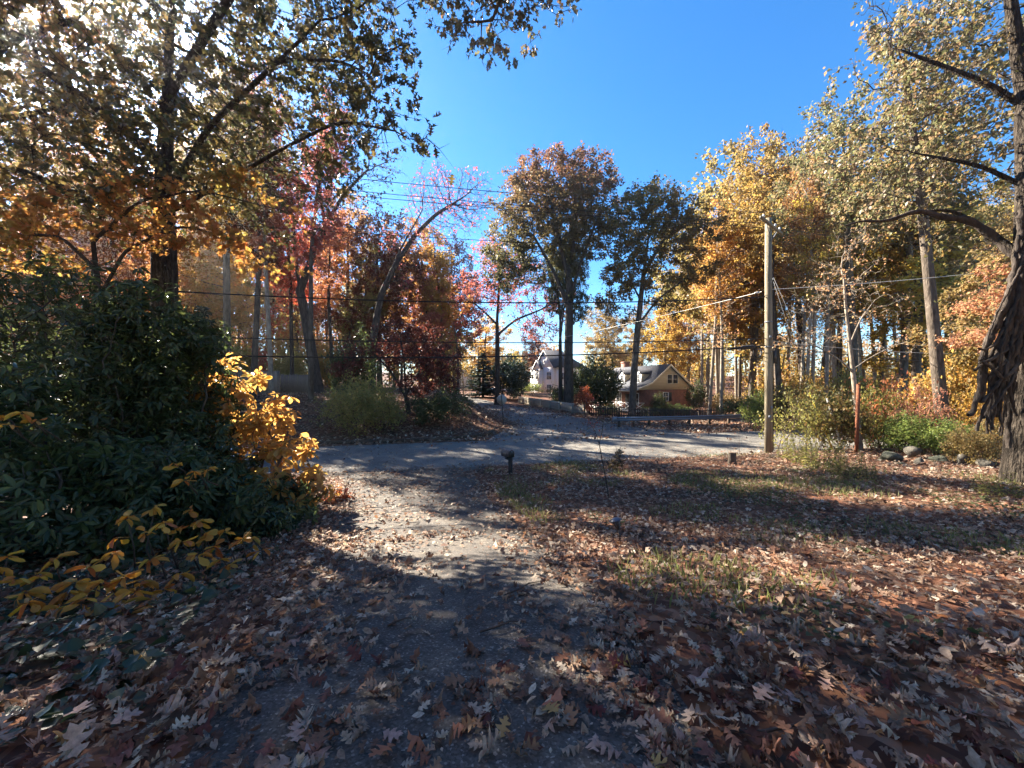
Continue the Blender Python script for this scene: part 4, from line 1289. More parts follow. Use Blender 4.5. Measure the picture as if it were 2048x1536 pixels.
# the sprays that stand out against the sky are single leaves, the rest one mass
P, ax, nr, sz, rn = arr
Wp = P + b
sx = 1024 + FPX * Wp[:, 0] / np.maximum(Wp[:, 1], .5); sy = 768 - FPX * (Wp[:, 2] - CAM_H) / np.maximum(Wp[:, 1], .5)
score = (sx - 560) / np.maximum(Wp[:, 1], 4) * ((sx > 560) & (sx < 960) & (sy > 0) & (sy < 400))
pick = np.argsort(-score)[:290]
rest = np.setdiff1d(np.arange(len(P)), pick)
V, F, R = scatter(OAK_S, P[rest], ax[rest], nr[rest], sz[rest], rn[rest])
tag(link('crown', make_mesh('crown', V, F, M['oak_green'], R), oak), kind='stuff')
oak_leaf = [make_mesh('leaf', OAK[0], OAK[1], M['oak_green'], np.full(len(OAK[1]), v)) for v in (.05, .2, .35, .5, .7, .95)]
def orient(o, loc, axis, normal, size, curl=1.0):
    d = unit(axis); s = unit(np.cross(d, normal)); n = np.cross(s, d)
    m = np.eye(4); m[:3, 0] = s * size * (1.12 - .16 * abs(curl)); m[:3, 1] = d * size; m[:3, 2] = n * size * (curl if abs(curl) > .15 else .15); m[:3, 3] = loc
    o.matrix_basis = Matrix(m)
for k, i in enumerate(pick):
    o = link('leaf', oak_leaf[int(rn[i] * 5.99)], oak)
    orient(o, P[i], ax[i], nr[i], sz[i] * 1.1)

# ---- second oak, added just outside the left edge to shade the lower left
b = np.array([-15.8, 9.6, gz(-15.8, 9.6)])
bl = relb(b, [(-60, 120, 11, 3.2), (120, 60, 12.5, 2.6), (60, 290, 12.5, 1.8), (200, 180, 13, 2.0), (-200, 280, 11, 3), (-60, -150, 11, 3), (170, 330, 12.5, 1.2), (250, 40, 13, 1.6)])
limbs = [[np.array([0, 0, -.3]), np.array([.1, 0, 3]), np.array([.4, .3, 7]), np.array([1, 1, 12])], [np.array([.2, .1, 4.5]), *rel(b, [(-80, 250, 10.8), (60, 230, 12), (160, 200, 12.8)])], [np.array([.4, .3, 6.5]), *rel(b, [(0, 80, 11.5), (150, 40, 12.6)])]]
wd, cr, _ = tree_data(13, limbs, bl, 1500, .36, .34, .009, OAK_S, .18, 12000, kill=.55, infl=4.5, up=.02, wig=.3, thin=.035, twigs=2, twig_len=.5, spread=.25, bark='bark_deep', leaf_mat='olive', flare=.35, rnd_fn=noise_rnd(.5, .5, 5))
plant_tree(wd, cr, 'oak_tree', 'oak added for shade beyond the left edge whose olive crown fills the top left corner', 'tree', b)

# ---- slim maple whose thin boughs hang in front of the big oak trunk
b = on_ground(205, 10.2)
bl = relb(b, [(150, 430, 10, 1.5, 1.2, .55), (300, 470, 9.6, 1.1, 1.1, .45), (430, 470, 9.6, 1.0, 1, .42), (60, 500, 10, 1.2, 1.2, .5), (520, 520, 9.8, .8, .8, .35), (250, 390, 9.8, 1.2, 1.2, .5), (380, 400, 9.8, 1.0, 1, .4), (590, 430, 10, .7, .7, .3), (-60, 420, 10, 1.2, 1.2, .6), (470, 360, 10, .8, .8, .4)])
limbs = [[np.array([0, 0, -.3]), *rel(b, [(205, 700, 10.2), (190, 520, 10.1), (180, 420, 10)])], rel(b, [(196, 600, 10.2), (250, 500, 9.9), (360, 450, 9.6), (480, 480, 9.7), (560, 540, 9.8)]), rel(b, [(192, 540, 10.1), (120, 470, 10), (20, 470, 10)]), rel(b, [(188, 480, 10.1), (280, 400, 9.8), (400, 380, 9.8), (560, 420, 10)])]
wd, cr, _ = tree_data(17, limbs, bl, 1100, .2, .12, .006, STAR, .15, 3600, kill=.34, infl=3.5, up=0, wig=.28, thin=.02, twigs=2, twig_len=.35, spread=.14, bark='bark_dark', leaf_mat='amber_green', flare=.2, rnd_fn=noise_rnd(.6, .6, 8), droop=.35)
plant_tree(wd, cr, 'maple_tree', 'slim maple with long thin boughs of yellow green leaves before the big oak trunk', 'tree', b)

# ---- tree behind the camera whose bough comes in at the top
b = np.array([5.5, -2.5, gz(5.5, -2.5)])
bl = relb(b, [(905, 25, 7.0, .62), (960, 70, 7.0, .50), (1000, 20, 7.0, .55), (1060, 20, 7, .5), (1110, -10, 7, .42), (975, 105, 6.9, .24), (1150, -25, 7, .3), (940, -150, 6.5, 1.2), (1120, -190, 6.5, 1.2), (880, 10, 7, .34)])
limbs = [[np.array([0, 0, -.3]), np.array([0, 0, 3]), np.array([.1, .2, 7]), np.array([-.3, .2, 11])],
         [np.array([.1, .2, 6.5]), np.array([-1.5, 3, 8.6]), np.array([-3.8, 6.5, 9.4]), *rel(b, [(1060, -150, 7), (1010, -30, 7), (985, 40, 7)])]]
wd, cr, arr = tree_data(23, limbs, bl * 5 + [(-.5, .5, 11, 3.0, 3.0, 1.6), (-4, 2, 11.5, 2, 2, 1.2)], 1300, .2, .34, .006, OAK_S, .125, 10500, kill=.28, infl=3.5, up=-.05, wig=.3, thin=.02, twigs=2, twig_len=.2,
                        spread=.07, bark='bark', leaf_mat='oak_gloss', flare=.4, droop=.8, tipw=.6)
P, ax, nr, sz, rn = arr
Wp = P + b
sx = 1024 + FPX * Wp[:, 0] / np.maximum(Wp[:, 1], .5); sy = 768 - FPX * (Wp[:, 2] - CAM_H) / np.maximum(Wp[:, 1], .5)
vis = np.where((Wp[:, 1] > 4) & (sy > -5) & (sx > 800) & (sx < 1200))[0][:290]
rest = np.setdiff1d(np.arange(len(P)), vis)
top = plant_tree(wd, None, 'oak_tree', 'oak reaching in from above, its glossy green brown spray hanging at the top edge', 'tree', b)
V, F, R = scatter(OAK_S, P[rest], ax[rest], nr[rest], sz[rest], rn[rest])
tag(link('crown', make_mesh('crown', V, F, M['oak_gloss'], R), top), kind='stuff')
gl = [make_mesh('leaf', OAK_M[0], OAK_M[1], M['oak_gloss'], np.full(len(OAK_M[1]), v)) for v in (.05, .3, .6, .9)]
for i in vis:
    orient(link('leaf', gl[int(rn[i] * 3.99)], top), P[i], ax[i], nr[i], sz[i])

# ---- big trunk at the right edge with the cut ivy
b = on_ground(2062, 9.6)
tp = rel(b, [(2062, 1000, 9.6), (2064, 930, 9.6), (2066, 800, 9.6), (2066, 600, 9.6), (2066, 400, 9.6), (2052, 200, 9.6), (2026, 40, 9.6), (2005, -120, 9.6), (1980, -330, 9.6)])
tp[0][2] = -.4
bl = relb(b, [(1880, 120, 10.4, 1.7), (1840, 330, 10.8, 1.5), (1800, 60, 10.6, .8), (1960, 300, 10.2, 1.6), (1900, 480, 11, 1.2), (1790, 200, 11, .7), (2100, 100, 10, 2.2), (1900, -120, 10, 2), (1840, 420, 10.6, .9), (2150, 350, 10.5, 2), (1950, 560, 11, 1.0)])
limbs = [tp, rel(b, [(2063, 520, 9.6), (1990, 470, 10), (1900, 415, 10.4), (1800, 432, 10.6)]),
         rel(b, [(2058, 220, 9.6), (1980, 170, 9.8), (1880, 130, 10.2), (1800, 100, 10.5)]),
         rel(b, [(2064, 380, 9.6), (1960, 330, 10), (1850, 310, 10.6)])]
wd, cr, arr = tree_data(31, limbs, bl, 1500, .24, .50, .0065, OAK_M, .12, 2600, kill=.42, infl=3.5, up=.0, wig=.42, thin=.022, twigs=2, twig_len=.45,
                        spread=.12, bark='bark_deep', leaf_mat='olive', flare=.16, ridges=.10, sides=40, clump=2, tipw=.6)
vt = plant_tree(wd, cr, 'old_tree', 'massive furrowed trunk at the right edge with cut ivy stems clinging to it', 'tree', b)
lq = resample(rel(b, [(2060, 545, 9.7), (2000, 478, 10.0), (1925, 438, 10.2), (1850, 424, 10.4), (1770, 438, 10.5), (1690, 452, 10.6)]), .12)
lq[:, 2] += .05 * np.sin(np.arange(len(lq)) * .55)
lV, lF = tube_vf(lq, np.linspace(.13, .02, len(lq)) * (1 + .12 * np.sin(np.arange(len(lq)) * 1.3)), 10)
link('limb', make_mesh('limb', lV, lF, M['bark_dark'], None, True), vt)
def vine(pts, r0, r1, seed):
    rng = np.random.default_rng(seed)
    Q = resample(rel(b, pts), .06)
    Q += np.cumsum(rng.normal(size=Q.shape) * .006, 0)
    R = np.linspace(r0, r1, len(Q)) * (1 + .16 * np.sin(np.arange(len(Q)) * .9 + seed)) * (1 + rng.normal(size=len(Q)) * .06)
    n = 8
    V, F = tube_vf(Q, np.maximum(R, .012), n, 1 + rng.normal(size=(len(Q), n)) * .07)
    link('ivy_stem', make_mesh('ivy_stem', V, np.vstack([F]), M['vine_bark'], None, True), vt)
Zv = 9.05
rv_ = np.random.default_rng(5)
for k_ in range(22):
    x0_, y0_ = rv_.uniform(2036, 2062), rv_.uniform(430, 640)
    x2_, y2_ = rv_.uniform(1948, 2044), rv_.uniform(745, 880)
    xm_ = (x0_ + x2_) / 2 + rv_.uniform(-14, 6)
    vine([(x0_, y0_, 9.15), (x0_ * .8 + xm_ * .2, y0_ * .6 + y2_ * .4 - 30, 9.05), (xm_, (y0_ + y2_) / 2 + 20, 8.98), (x2_ + rv_.uniform(-4, 10), y2_ - 40, 8.95), (x2_, y2_, 9.0)], rv_.uniform(.025, .06), rv_.uniform(.012, .03), 40 + k_)
vine([(2040, 520, 9.15), (2010, 610, Zv), (1978, 670, Zv), (1962, 712, 9.0), (1956, 780, 9.0), (1945, 818, 9.0), (1936, 822, 9.0)], .07, .05, 1)
vine([(2042, 560, 9.1), (1998, 660, Zv), (1975, 710, 9.0), (1973, 770, 8.98), (1966, 808, 8.98)], .08, .05, 2)
vine([(2048, 560, 9.1), (2016, 650, Zv), (1990, 720, 9.0), (1996, 780, 9.0), (1985, 822, 9.0), (1966, 834, 8.98)], .085, .06, 3)
vine([(2050, 600, 9.05), (2028, 690, 9.0), (2004, 750, 9.0), (2000, 800, 9.0), (1982, 836, 9.0)], .08, .05, 4)
vine([(2045, 660, 9.0), (2010, 700, 8.95), (1975, 722, 8.9), (1956, 738, 8.9)], .045, .03, 5)
vine([(2030, 620, 9.0), (1995, 690, 8.92), (1968, 704, 8.9), (1958, 700, 8.9)], .04, .02, 6)
vine([(1962, 720, 8.88), (1985, 735, 8.85), (2002, 752, 8.88), (2018, 756, 8.95)], .035, .028, 7)
vine([(2055, 700, 9.0), (2024, 740, 8.95), (1990, 765, 8.95), (1962, 806, 8.95)], .05, .03, 8)
vine([(2052, 500, 9.1), (2038, 580, 9.05), (2034, 680, 9.0), (2030, 780, 9.05), (2024, 850, 9.1), (2028, 900, 9.1)], .09, .05, 9)
vine([(2062, 480, 9.1), (2056, 640, 9.0), (2050, 760, 9.0), (2040, 840, 9.05)], .10, .06, 10)
vine([(2044, 420, 9.2), (2052, 560, 9.1), (2062, 720, 9.0), (2060, 860, 9.05)], .08, .06, 11)
vine([(2026, 690, 8.95), (2012, 740, 8.9), (2022, 790, 8.95), (2034, 830, 9.0)], .045, .03, 12)

# ---- the great oak in the centre (vase of limbs, rust coloured top)
def hgt_rnd(lo, hi, soft=.5):
    return lambda P, rng: np.clip((P[:, 2] - lo) / (hi - lo), 0, 1) * .9 + rng.normal(size=len(P)) * .12 * soft * 2
b = on_ground(1137, 43)
bl = relb(b, [(1120, 400, 43, 5.2, 5, 4.6), (1050, 440, 43, 3.2, 4, 3.4), (1190, 420, 43, 3.2, 4, 3.6), (1030, 520, 43, 2.5, 3, 2.6), (1110, 360, 43, 4.2, 4, 2.6), (1180, 355, 43, 2.6, 3, 1.8), (1020, 560, 43, 1.7, 2, 1.5), (1150, 500, 43, 2.8, 3, 2.2), (1060, 380, 43, 2.2, 3, 1.7)])
limbs = [[np.array([0, 0, -.4]), *rel(b, [(1137, 700, 43), (1139, 600, 43), (1137, 520, 43)])],
         rel(b, [(1138, 620, 43), (1110, 540, 43.3), (1075, 470, 43.5)]), rel(b, [(1138, 600, 43), (1160, 520, 42.5), (1190, 430, 42.5)]),
         rel(b, [(1137, 560, 43), (1120, 480, 42.6), (1105, 400, 42.6)]), rel(b, [(1137, 540, 43), (1150, 460, 43.4), (1150, 380, 43.6)])]
wd, cr, _ = tree_data(41, limbs, bl, 3000, .5, .52, .018, QUAD, .26, 40000, kill=.75, infl=8, up=.2, wig=.2, thin=.06, twigs=1, twig_len=.7, spread=.4, bark='bark_dark', leaf_mat='rust_top', rnd_fn=hgt_rnd(13, 29), sides=10, clump=1.3)
plant_tree(wd, cr, 'oak_tree', 'tall rounded oak in the centre, olive below and rust red at the top', 'tree', b, 0, (1.14, 1.1, 1))
V_OAKC = (wd, cr)
b2 = on_ground(1121, 46)
tw2 = plant_tree(wd, cr, 'oak_tree', 'second straight trunk just left of the tall central oak', 'tree', b2, 2.1, (.5, .5, .72), None, 'dark_olive')

# ---- oak in front of the brick house
b = on_ground(1263, 39)
bl = relb(b, [(1300, 430, 39, 4.0, 4, 2.6), (1360, 470, 39, 3.2, 4, 2.6), (1270, 490, 39, 3.0, 3.4, 2.6), (1400, 450, 39, 2.0, 3, 1.7), (1240, 560, 39, 2.2, 3, 1.7), (1330, 560, 39, 3.0, 3, 1.7), (1390, 540, 39, 2.2, 2.6, 1.6), (1230, 610, 38.5, 1.8, 2, 1.2), (1300, 395, 39, 2.6, 3, 1.2), (1330, 610, 38.5, 2.2, 2, 1.0)])
limbs = [[np.array([0, 0, -.4]), *rel(b, [(1268, 740, 39), (1274, 660, 39), (1284, 560, 39), (1295, 470, 39)])],
         rel(b, [(1276, 650, 39), (1310, 600, 38.6), (1360, 560, 38.4)]), rel(b, [(1280, 600, 39), (1260, 560, 39), (1240, 540, 39.5)]),
         rel(b, [(1286, 550, 39), (1320, 480, 39), (1365, 450, 39)])]
wd, cr, _ = tree_data(43, limbs, bl, 1900, .45, .36, .016, QUAD, .25, 24000, kill=.72, infl=8, up=.05, wig=.25, thin=.055, twigs=1, twig_len=.65, spread=.36, bark='bark', leaf_mat='olive', rnd_fn=noise_rnd(.25, .6, 9), sides=10, clump=1.5)
plant_tree(wd, cr, 'oak_tree', 'dark olive oak standing in front of the brick house porch', 'tree', b, 0, (1.08, 1.05, 1))

# ---- pink red open tree behind the stop sign
b = on_ground(994, 52)
bl = relb(b, [(1000, 520, 52, 3.6, 4, 2.6), (950, 580, 52, 2.6, 3, 2.2), (1060, 560, 52, 3.2, 3, 2.6), (1110, 610, 52, 2.6, 3, 2.6), (1000, 590, 52, 3.4, 3, 2.2), (940, 640, 52, 2.4, 3, 1.8), (1080, 660, 52, 3, 3, 1.6), (980, 490, 52, 2, 2, 1.4)])
limbs = [[np.array([0, 0, -.3]), *rel(b, [(995, 700, 52), (994, 640, 52), (998, 580, 52), (1000, 530, 52)])],
         rel(b, [(995, 670, 52), (1030, 640, 52), (1080, 620, 52)]), rel(b, [(995, 650, 52), (965, 620, 52), (940, 600, 52)])]
wd, cr, _ = tree_data(47, limbs, bl, 1500, .5, .36, .02, QUAD, .25, 13000, kill=.8, infl=8, up=.12, wig=.22, thin=.06, twigs=1, twig_len=.7, spread=.4, bark='bark_dark', leaf_mat='pink_red', sides=8, clump=1.4)
plant_tree(wd, cr, 'maple_tree', 'open pink red maple rising behind the stop sign', 'tree', b)
PINK = (wd, cr)

# ---- dark forked tree on the left bank
b = on_ground(638, 35)
bl = relb(b, [(720, 380, 35, 2.6, 3, 2.2), (760, 330, 35, 2.2, 3, 1.6), (690, 450, 35, 2, 3, 2), (560, 430, 35, 2.6, 3, 2.4), (600, 330, 35, 2.6, 3, 2), (700, 300, 35, 2.4, 3, 1.8), (540, 540, 35, 1.6, 2, 1.6), (660, 540, 35, 1.4, 2, 1.2), (600, 480, 35, 1.6, 2, 1.6), (640, 400, 35, 1.8, 2, 1.6), (560, 620, 35, 1.2, 1.5, .9)])
limbs = [[np.array([0, 0, -.4]), *rel(b, [(626, 720, 35), (612, 640, 35), (598, 570, 35), (592, 520, 35), (588, 440, 35)])],
         rel(b, [(601, 580, 35), (622, 520, 35), (650, 450, 35), (690, 385, 35), (735, 340, 35)]), rel(b, [(650, 450, 35), (640, 380, 35), (640, 320, 35)])]
wd, cr, _ = tree_data(53, limbs, bl, 1300, .45, .50, .014, QUAD, .26, 1500, kill=.7, infl=7, up=.15, wig=.25, thin=.05, twigs=2, twig_len=.8, spread=.3, bark='bark_dark', leaf_mat='rust', sides=12, flare=.6)
plant_tree(wd, cr, 'forked_tree', 'dark leaning forked tree at the end of the board fence, nearly bare', 'tree', b)

# ---- leaning tree with the fan of bare twigs
b = on_ground(742, 37)
bl = relb(b, [(900, 400, 37, 2.8, 3, 2.2), (950, 380, 37, 1.8, 3, 1.6), (850, 400, 37, 1.9, 3, 2.2), (930, 440, 37, 1.9, 3, 1.3), (880, 360, 37, 2, 3, 1), (820, 470, 37, 1.4, 2, 1.6), (960, 420, 37, 1.1, 2, 1.1), (810, 560, 37, 1.6, 2, 1.2), (770, 480, 37, 1.4, 2, 1.4), (880, 470, 37, 1.6, 2, .8)])
limbs = [[np.array([0, 0, -.4]), *rel(b, [(745, 680, 37), (762, 590, 37), (790, 530, 37), (830, 470, 37), (870, 430, 37), (910, 405, 37)])],
         rel(b, [(775, 560, 37), (800, 500, 37), (845, 420, 37)])]
wd, cr, _ = tree_data(59, limbs, bl, 1500, .36, .42, .012, QUAD, .20, 1500, kill=.55, infl=7, up=.25, wig=.18, thin=.045, twigs=3, twig_len=.8, spread=.3, bark='bark_dark', leaf_mat='pink_red', sides=10)
plant_tree(wd, cr, 'leaning_tree', 'leaning tree with a fan of bare twigs above the orange maples', 'tree', b)

# ---- young bare tree by the rusty pipe
b = on_ground(1722, 16.6)
bl = relb(b, [(1690, 560, 16.6, 1.5, 1.5, 1.2), (1620, 680, 16.4, 1.3, 1.3, .7), (1760, 620, 16.6, 1.3, 1.3, 1), (1640, 600, 16.6, 1.2, 1.2, .9), (1800, 690, 16.6, .9, .9, .6), (1710, 480, 16.8, 1.1, 1.1, .9), (1570, 690, 16.4, .7, .7, .35)])
limbs = [[np.array([0, 0, -.3]), *rel(b, [(1716, 850, 16.6), (1708, 760, 16.6), (1700, 690, 16.6), (1692, 620, 16.6), (1688, 560, 16.6)])],
         rel(b, [(1707, 745, 16.6), (1680, 720, 16.5), (1630, 690, 16.4), (1580, 690, 16.3)]), rel(b, [(1704, 740, 16.6), (1740, 715, 16.6), (1790, 690, 16.6)]),
         rel(b, [(1699, 690, 16.6), (1720, 640, 16.7), (1750, 600, 16.8)])]
wd, cr, _ = tree_data(61, limbs, bl, 700, .2, .115, .006, QUAD, .10, 700, kill=.34, infl=3, up=.05, wig=.3, thin=.018, twigs=2, twig_len=.35, spread=.1, bark='bark_pale', leaf_mat='coral', sides=10, flare=.25)
plant_tree(wd, cr, 'young_tree', 'pale barked young tree with bare horizontal branches behind the rusty pipe', 'tree', b)

# ---- forest trees: a few grown forms, planted many times
def forest_form(seed, H, cb, cr_, n_att, n_leaf, r_base, leafsz, up=.25, lean=.3, spread_z=1.0, clump=1.4):
    rng = np.random.default_rng(seed)
    top = np.array([rng.normal() * lean, rng.normal() * lean, H * .9])
    mid = np.array([rng.normal() * lean * .6, rng.normal() * lean * .6, H * .5])
    bl = []
    for k in range(7):
        z = cb + (H - cb) * (k + .5) / 7
        w = cr_ * (1 - .75 * abs((k + .5) / 7 - .45) ** 1.3)
        a = rng.uniform(0, 6.28)
        bl.append((top[0] * z / H + math.cos(a) * w * .4, top[1] * z / H + math.sin(a) * w * .4, z, w * .85, w * .85, (H - cb) / 7 * 1.1 * spread_z))
    return tree_data(seed, [[np.array([0, 0, -.5]), mid * .5, mid, top]], bl, n_att, .55, r_base, .016, QUAD, leafsz, n_leaf, kill=.85, infl=6, up=up, wig=.25, thin=.05,
                     twigs=1, twig_len=.7, spread=.4, flare=.35, bark='bark', leaf_mat='yellow', sides=8, clump=clump)[:2]
FORMS = [forest_form(101, 20, 9, 3.0, 1040, 10400, .24, 0.222), forest_form(102, 22, 11, 2.6, 910, 8400, .22, 0.222), forest_form(103, 18, 6, 3.6, 1170, 14000, .26, 0.229),
         forest_form(104, 21, 12, 2.4, 780, 3400, .20, 0.207), forest_form(105, 16, 4, 4.0, 1300, 17000, .28, 0.237), forest_form(106, 23, 8, 4.2, 1430, 18000, .34, 0.244)]
FORMS.append(forest_form(107, 24, 13.5, 4.6, 1500, 13000, .36, .25))
FORMS.append(forest_form(108, 20, 9, 3.6, 1500, 900, .2, .22))
FORM_H = [20, 22, 18, 21, 16, 23, 24, 20]

LEAFW = {'yellow': 'yellow', 'tan_yellow': 'tan', 'gold': 'golden', 'orange': 'orange', 'amber_brown': 'amber brown', 'olive': 'olive green', 'pink_red': 'pinkish red', 'red': 'red', 'rust': 'rust brown', 'green_yellow': 'yellow green', 'coral': 'few coral'}
BARKW = {None: 'grey', 'bark': 'grey', 'bark_pale': 'pale', 'bark_dark': 'dark'}
def zone(xp):
    for lim, w in ((120, 'at the far left edge'), (330, 'left of the big oak trunk'), (470, 'right of the big oak trunk'), (620, 'behind the board fence'), (760, 'between the forked and the leaning tree'), (1020, 'behind the dark red maple'), (1300, 'behind the house chimney'), (1400, 'behind the cream gable'), (1470, 'just right of the brick house'), (1535, 'just left of the utility pole'), (1620, 'just right of the utility pole'), (1720, 'behind the leaning guy guards'), (1800, 'right of the rusty pipe'), (1900, 'behind the field stones'), (2048, 'beside the big right trunk')):
        if xp < lim: return w
    return 'beyond the right edge'
def wood_label(kind, xp, leaf, bark): return f'{BARKW[bark]} barked {kind} with {LEAFW[leaf]} leaves {zone(xp)}'
def forest(xp, Z, ytop, form, leaf, label, group=None, name='woodland_tree', bark=None, wide=1.0, seed=0, ybase=None):
    Z = off_road(xp, Z, 1.2)
    p = on_ground(xp, Z)
    ztop = CAM_H + (768 - ytop) / FPX * Z
    s = (ztop - p[2]) / FORM_H[form]
    rng = random.Random(seed * 77 + int(xp) * 3 + int(Z))
    w = s * wide
    return plant_tree(*FORMS[form], name, label, 'tree', p, rng.uniform(0, 6.28), (w, w, s), group, leaf, bark, tilt=(rng.uniform(-.06, .06), rng.uniform(-.06, .06)))

# right-hand wood, the ones that can be singled out
forest(1442, 50, 330, 4, 'tan_yellow', 'greenish tan tree at the left end of the right wood', None, 'woodland_tree', 'bark_pale')
forest(1562, 38, 262, 6, 'amber_brown', 'tall orange brown tree behind the utility pole', wide=.85)
forest(1610, 40, 300, 0, 'amber_brown', 'orange topped tree just right of the tallest orange one', bark='bark_dark')
forest(1712, 27, 205, 6, 'mixed', 'large green oak with rounded top in the right wood', None, 'oak_tree', wide=.95)
forest(1800, 25, 225, 6, 'olive', 'green leaved tree between the rounded oak and the right edge', None, 'oak_tree', None, .8)
forest(1890, 19, 30, 6, 'mixed', 'tallest green pink tree rising beside the vine covered trunk', None, 'oak_tree', wide=.9)
forest(1500, 44, 350, 2, 'yellow', 'yellow tree just left of the utility pole top')
forest(1665, 36, 350, 0, 'tan_yellow', 'yellow green tree filling the wood right of the utility pole', wide=.9)
forest(1975, 26, 480, 4, 'tan_yellow', 'yellow brown tree low beside the big right trunk')
forest(1830, 30, 380, 4, 'yellow', 'golden tree in the middle of the right wood', wide=1.1)
# slender trunks of the right wood: nothing tells them apart
rg = random.Random(5)
G1, L1 = 'slender trees of the wood right of the brick house', 'slender yellow leaved tree among the many trunks of the right hand wood'
for k in range(34):
    xp_ = 1390 + (k + rg.random()) * 22
    Z_ = rg.uniform(40, 72) if xp_ < 1560 else rg.uniform(26, 60)
    yt = rg.uniform(380, 470) + (0 if xp_ < 1560 else -30)
    fm_, lf_, bk_ = rg.choice([0, 1, 1, 3, 3]), rg.choice(['yellow', 'tan_yellow', 'yellow', 'gold', 'amber_brown', 'olive', 'tan_yellow']), rg.choice([None, 'bark_pale', 'bark_dark', 'bark_pale'])
    forest(xp_, Z_, yt, fm_, lf_, wood_label('slender tree', xp_, lf_, bk_), G1, 'woodland_tree', bk_, rg.uniform(.75, 1.0), k)
G4 = 'bare grey trees of the right wood'
for k in range(16):
    xp_ = 1430 + k * 42 + rg.uniform(-15, 15)
    Z_ = rg.uniform(24, 42) if k > 3 else rg.uniform(40, 54)
    lf_, bk_ = rg.choice(['tan_yellow', 'coral', 'yellow']), rg.choice(['bark_pale', 'bark_pale', 'bark'])
    forest(xp_, Z_, rg.uniform(400, 520), 7, lf_, wood_label('bare twiggy tree', xp_, lf_, bk_).replace('few coral', 'a few coral').replace('with tan', 'with last tan').replace('with yellow', 'with last yellow'), G4, 'woodland_tree', bk_, rg.uniform(.8, 1.1), 300 + k)
# yellow trees behind the brick house
G2, L2 = 'yellow trees behind the brick house', 'yellow and gold tree standing behind the brick house roof'
for k, (xp_, Z_, yt) in enumerate([(1330, 72, 590), (1375, 70, 560), (1280, 82, 620), (1415, 66, 480), (1225, 88, 640), (1350, 80, 540)]):
    forest(xp_, Z_, yt, [4, 2, 4, 0, 2, 1][k], ['yellow', 'gold', 'tan_yellow', 'gold', 'tan_yellow', 'yellow'][k], wood_label('far tree', xp_, ['yellow', 'gold', 'tan_yellow', 'gold', 'tan_yellow', 'yellow'][k], 'bark_pale'), G2, 'woodland_tree', 'bark_pale', 1.05, k)
forest(1212, 74, 610, 2, 'tan_yellow', 'small pale yellow tree between the central oaks', None, 'small_tree', 'bark_pale', 1.3)
forest(968, 88, 640, 4, 'gold', 'golden maple glowing at the end of the side street', None, 'maple_tree', None, 1.5)
forest(1085, 104, 690, 4, 'orange', 'orange maple behind the white house', None, 'maple_tree', None, 1.6)
forest(1062, 98, 668, 2, 'rust', 'rust coloured tree just left of the white house gable', None, 'maple_tree', None, 1.3)

# left wood
forest(505, 27.5, 190, 1, 'rust', 'tall rust leaved tree whose top hides behind the near oak boughs', None, 'woodland_tree', 'bark_dark')
forest(622, 29.5, 225, 1, 'pink_red', 'tall pinkish red tree left of the forked trunk, top behind the oak boughs', None, 'maple_tree', 'bark', .9)
forest(455, 27, 170, 6, 'tan_yellow', 'tall tan oak right behind the near oak crown', None, 'oak_tree', 'bark', .8)
forest(545, 28.5, 205, 1, 'pink_red', 'crimson tree with a pale trunk in front of the board fence', None, 'maple_tree', 'bark_pale', .8)
forest(585, 37, 360, 0, 'red', 'scarlet tree just left of the forked trunk', None, 'maple_tree', 'bark_dark', .8)
forest(668, 40, 420, 1, 'orange', 'straight dark trunk between the forked tree and the orange maples', None, 'woodland_tree', 'bark_dark')
forest(760, 46, 440, 4, 'rust', 'rust brown oak behind the dark red maple', None, 'oak_tree', None, 1.0)
forest(845, 50, 470, 4, 'orange', 'bright orange maple right of the rust brown oak', None, 'maple_tree', None, 1.1)
forest(700, 48, 420, 5, 'orange', 'yellow orange tree left of the rust brown oak', None, 'maple_tree')
forest(895, 58, 560, 4, 'pink_red', 'red maple low between the orange maple and the pink one', None, 'maple_tree', None, 1.2)
forest(455, 38, 360, 2, 'yellow', 'yellow green tree behind the rhododendrons, right of the big oak trunk', None, 'woodland_tree', None, .9)
forest(225, 36, 260, 5, 'orange', 'orange tree behind the big oak, left of its trunk', None, 'maple_tree', None, .9)
forest(110, 35, 300, 4, 'orange', 'orange red maple at the far left behind the dark shrubs', None, 'maple_tree')
forest(395, 40, 320, 4, 'gold', 'golden tree seen just right of the big oak trunk', None, 'woodland_tree', None, .9)
G3, L3 = 'trees of the left hand wood', 'autumn tree among the crowded trunks of the left hand wood'
for k in range(30):
    xp_ = -120 + (k + rg.random()) * 35
    Z_ = rg.uniform(42, 70)
    yt = rg.uniform(450, 580) if xp_ > 600 else rg.uniform(380, 520)
    fm_, lf_, bk_ = rg.choice([0, 1, 2, 2, 4, 3]), rg.choice(['orange', 'pink_red', 'rust', 'yellow', 'pink_red', 'orange', 'tan_yellow', 'green_yellow', 'red']), rg.choice([None, 'bark_dark', None])
    forest(xp_, Z_, yt, fm_, lf_, wood_label('wood tree', xp_, lf_, bk_), G3, 'woodland_tree', bk_, rg.uniform(.8, 1.05), 100 + k)

# unseen trees added behind the camera to bounce warm light into the shade
G5, L5 = 'trees added behind the camera for warm bounce light', 'unseen autumn tree added behind the photographer for warm bounce light'
for k, (x_, y_) in enumerate([(-9, -9), (-4.5, -13), (4, -14), (10, -10), (14, -4), (0, -20), (-14, -4), (17, 2.5)]):
    plant_tree(*FORMS[[5, 2, 5, 4, 2, 5, 4, 4][k]], 'woodland_tree', L5, 'tree', (x_, y_, gz(x_, y_)), k, (1, 1, .85), G5, ['yellow', 'amber_brown', 'gold', 'tan_yellow', 'amber_brown', 'yellow', 'orange', 'yellow'][k], None)

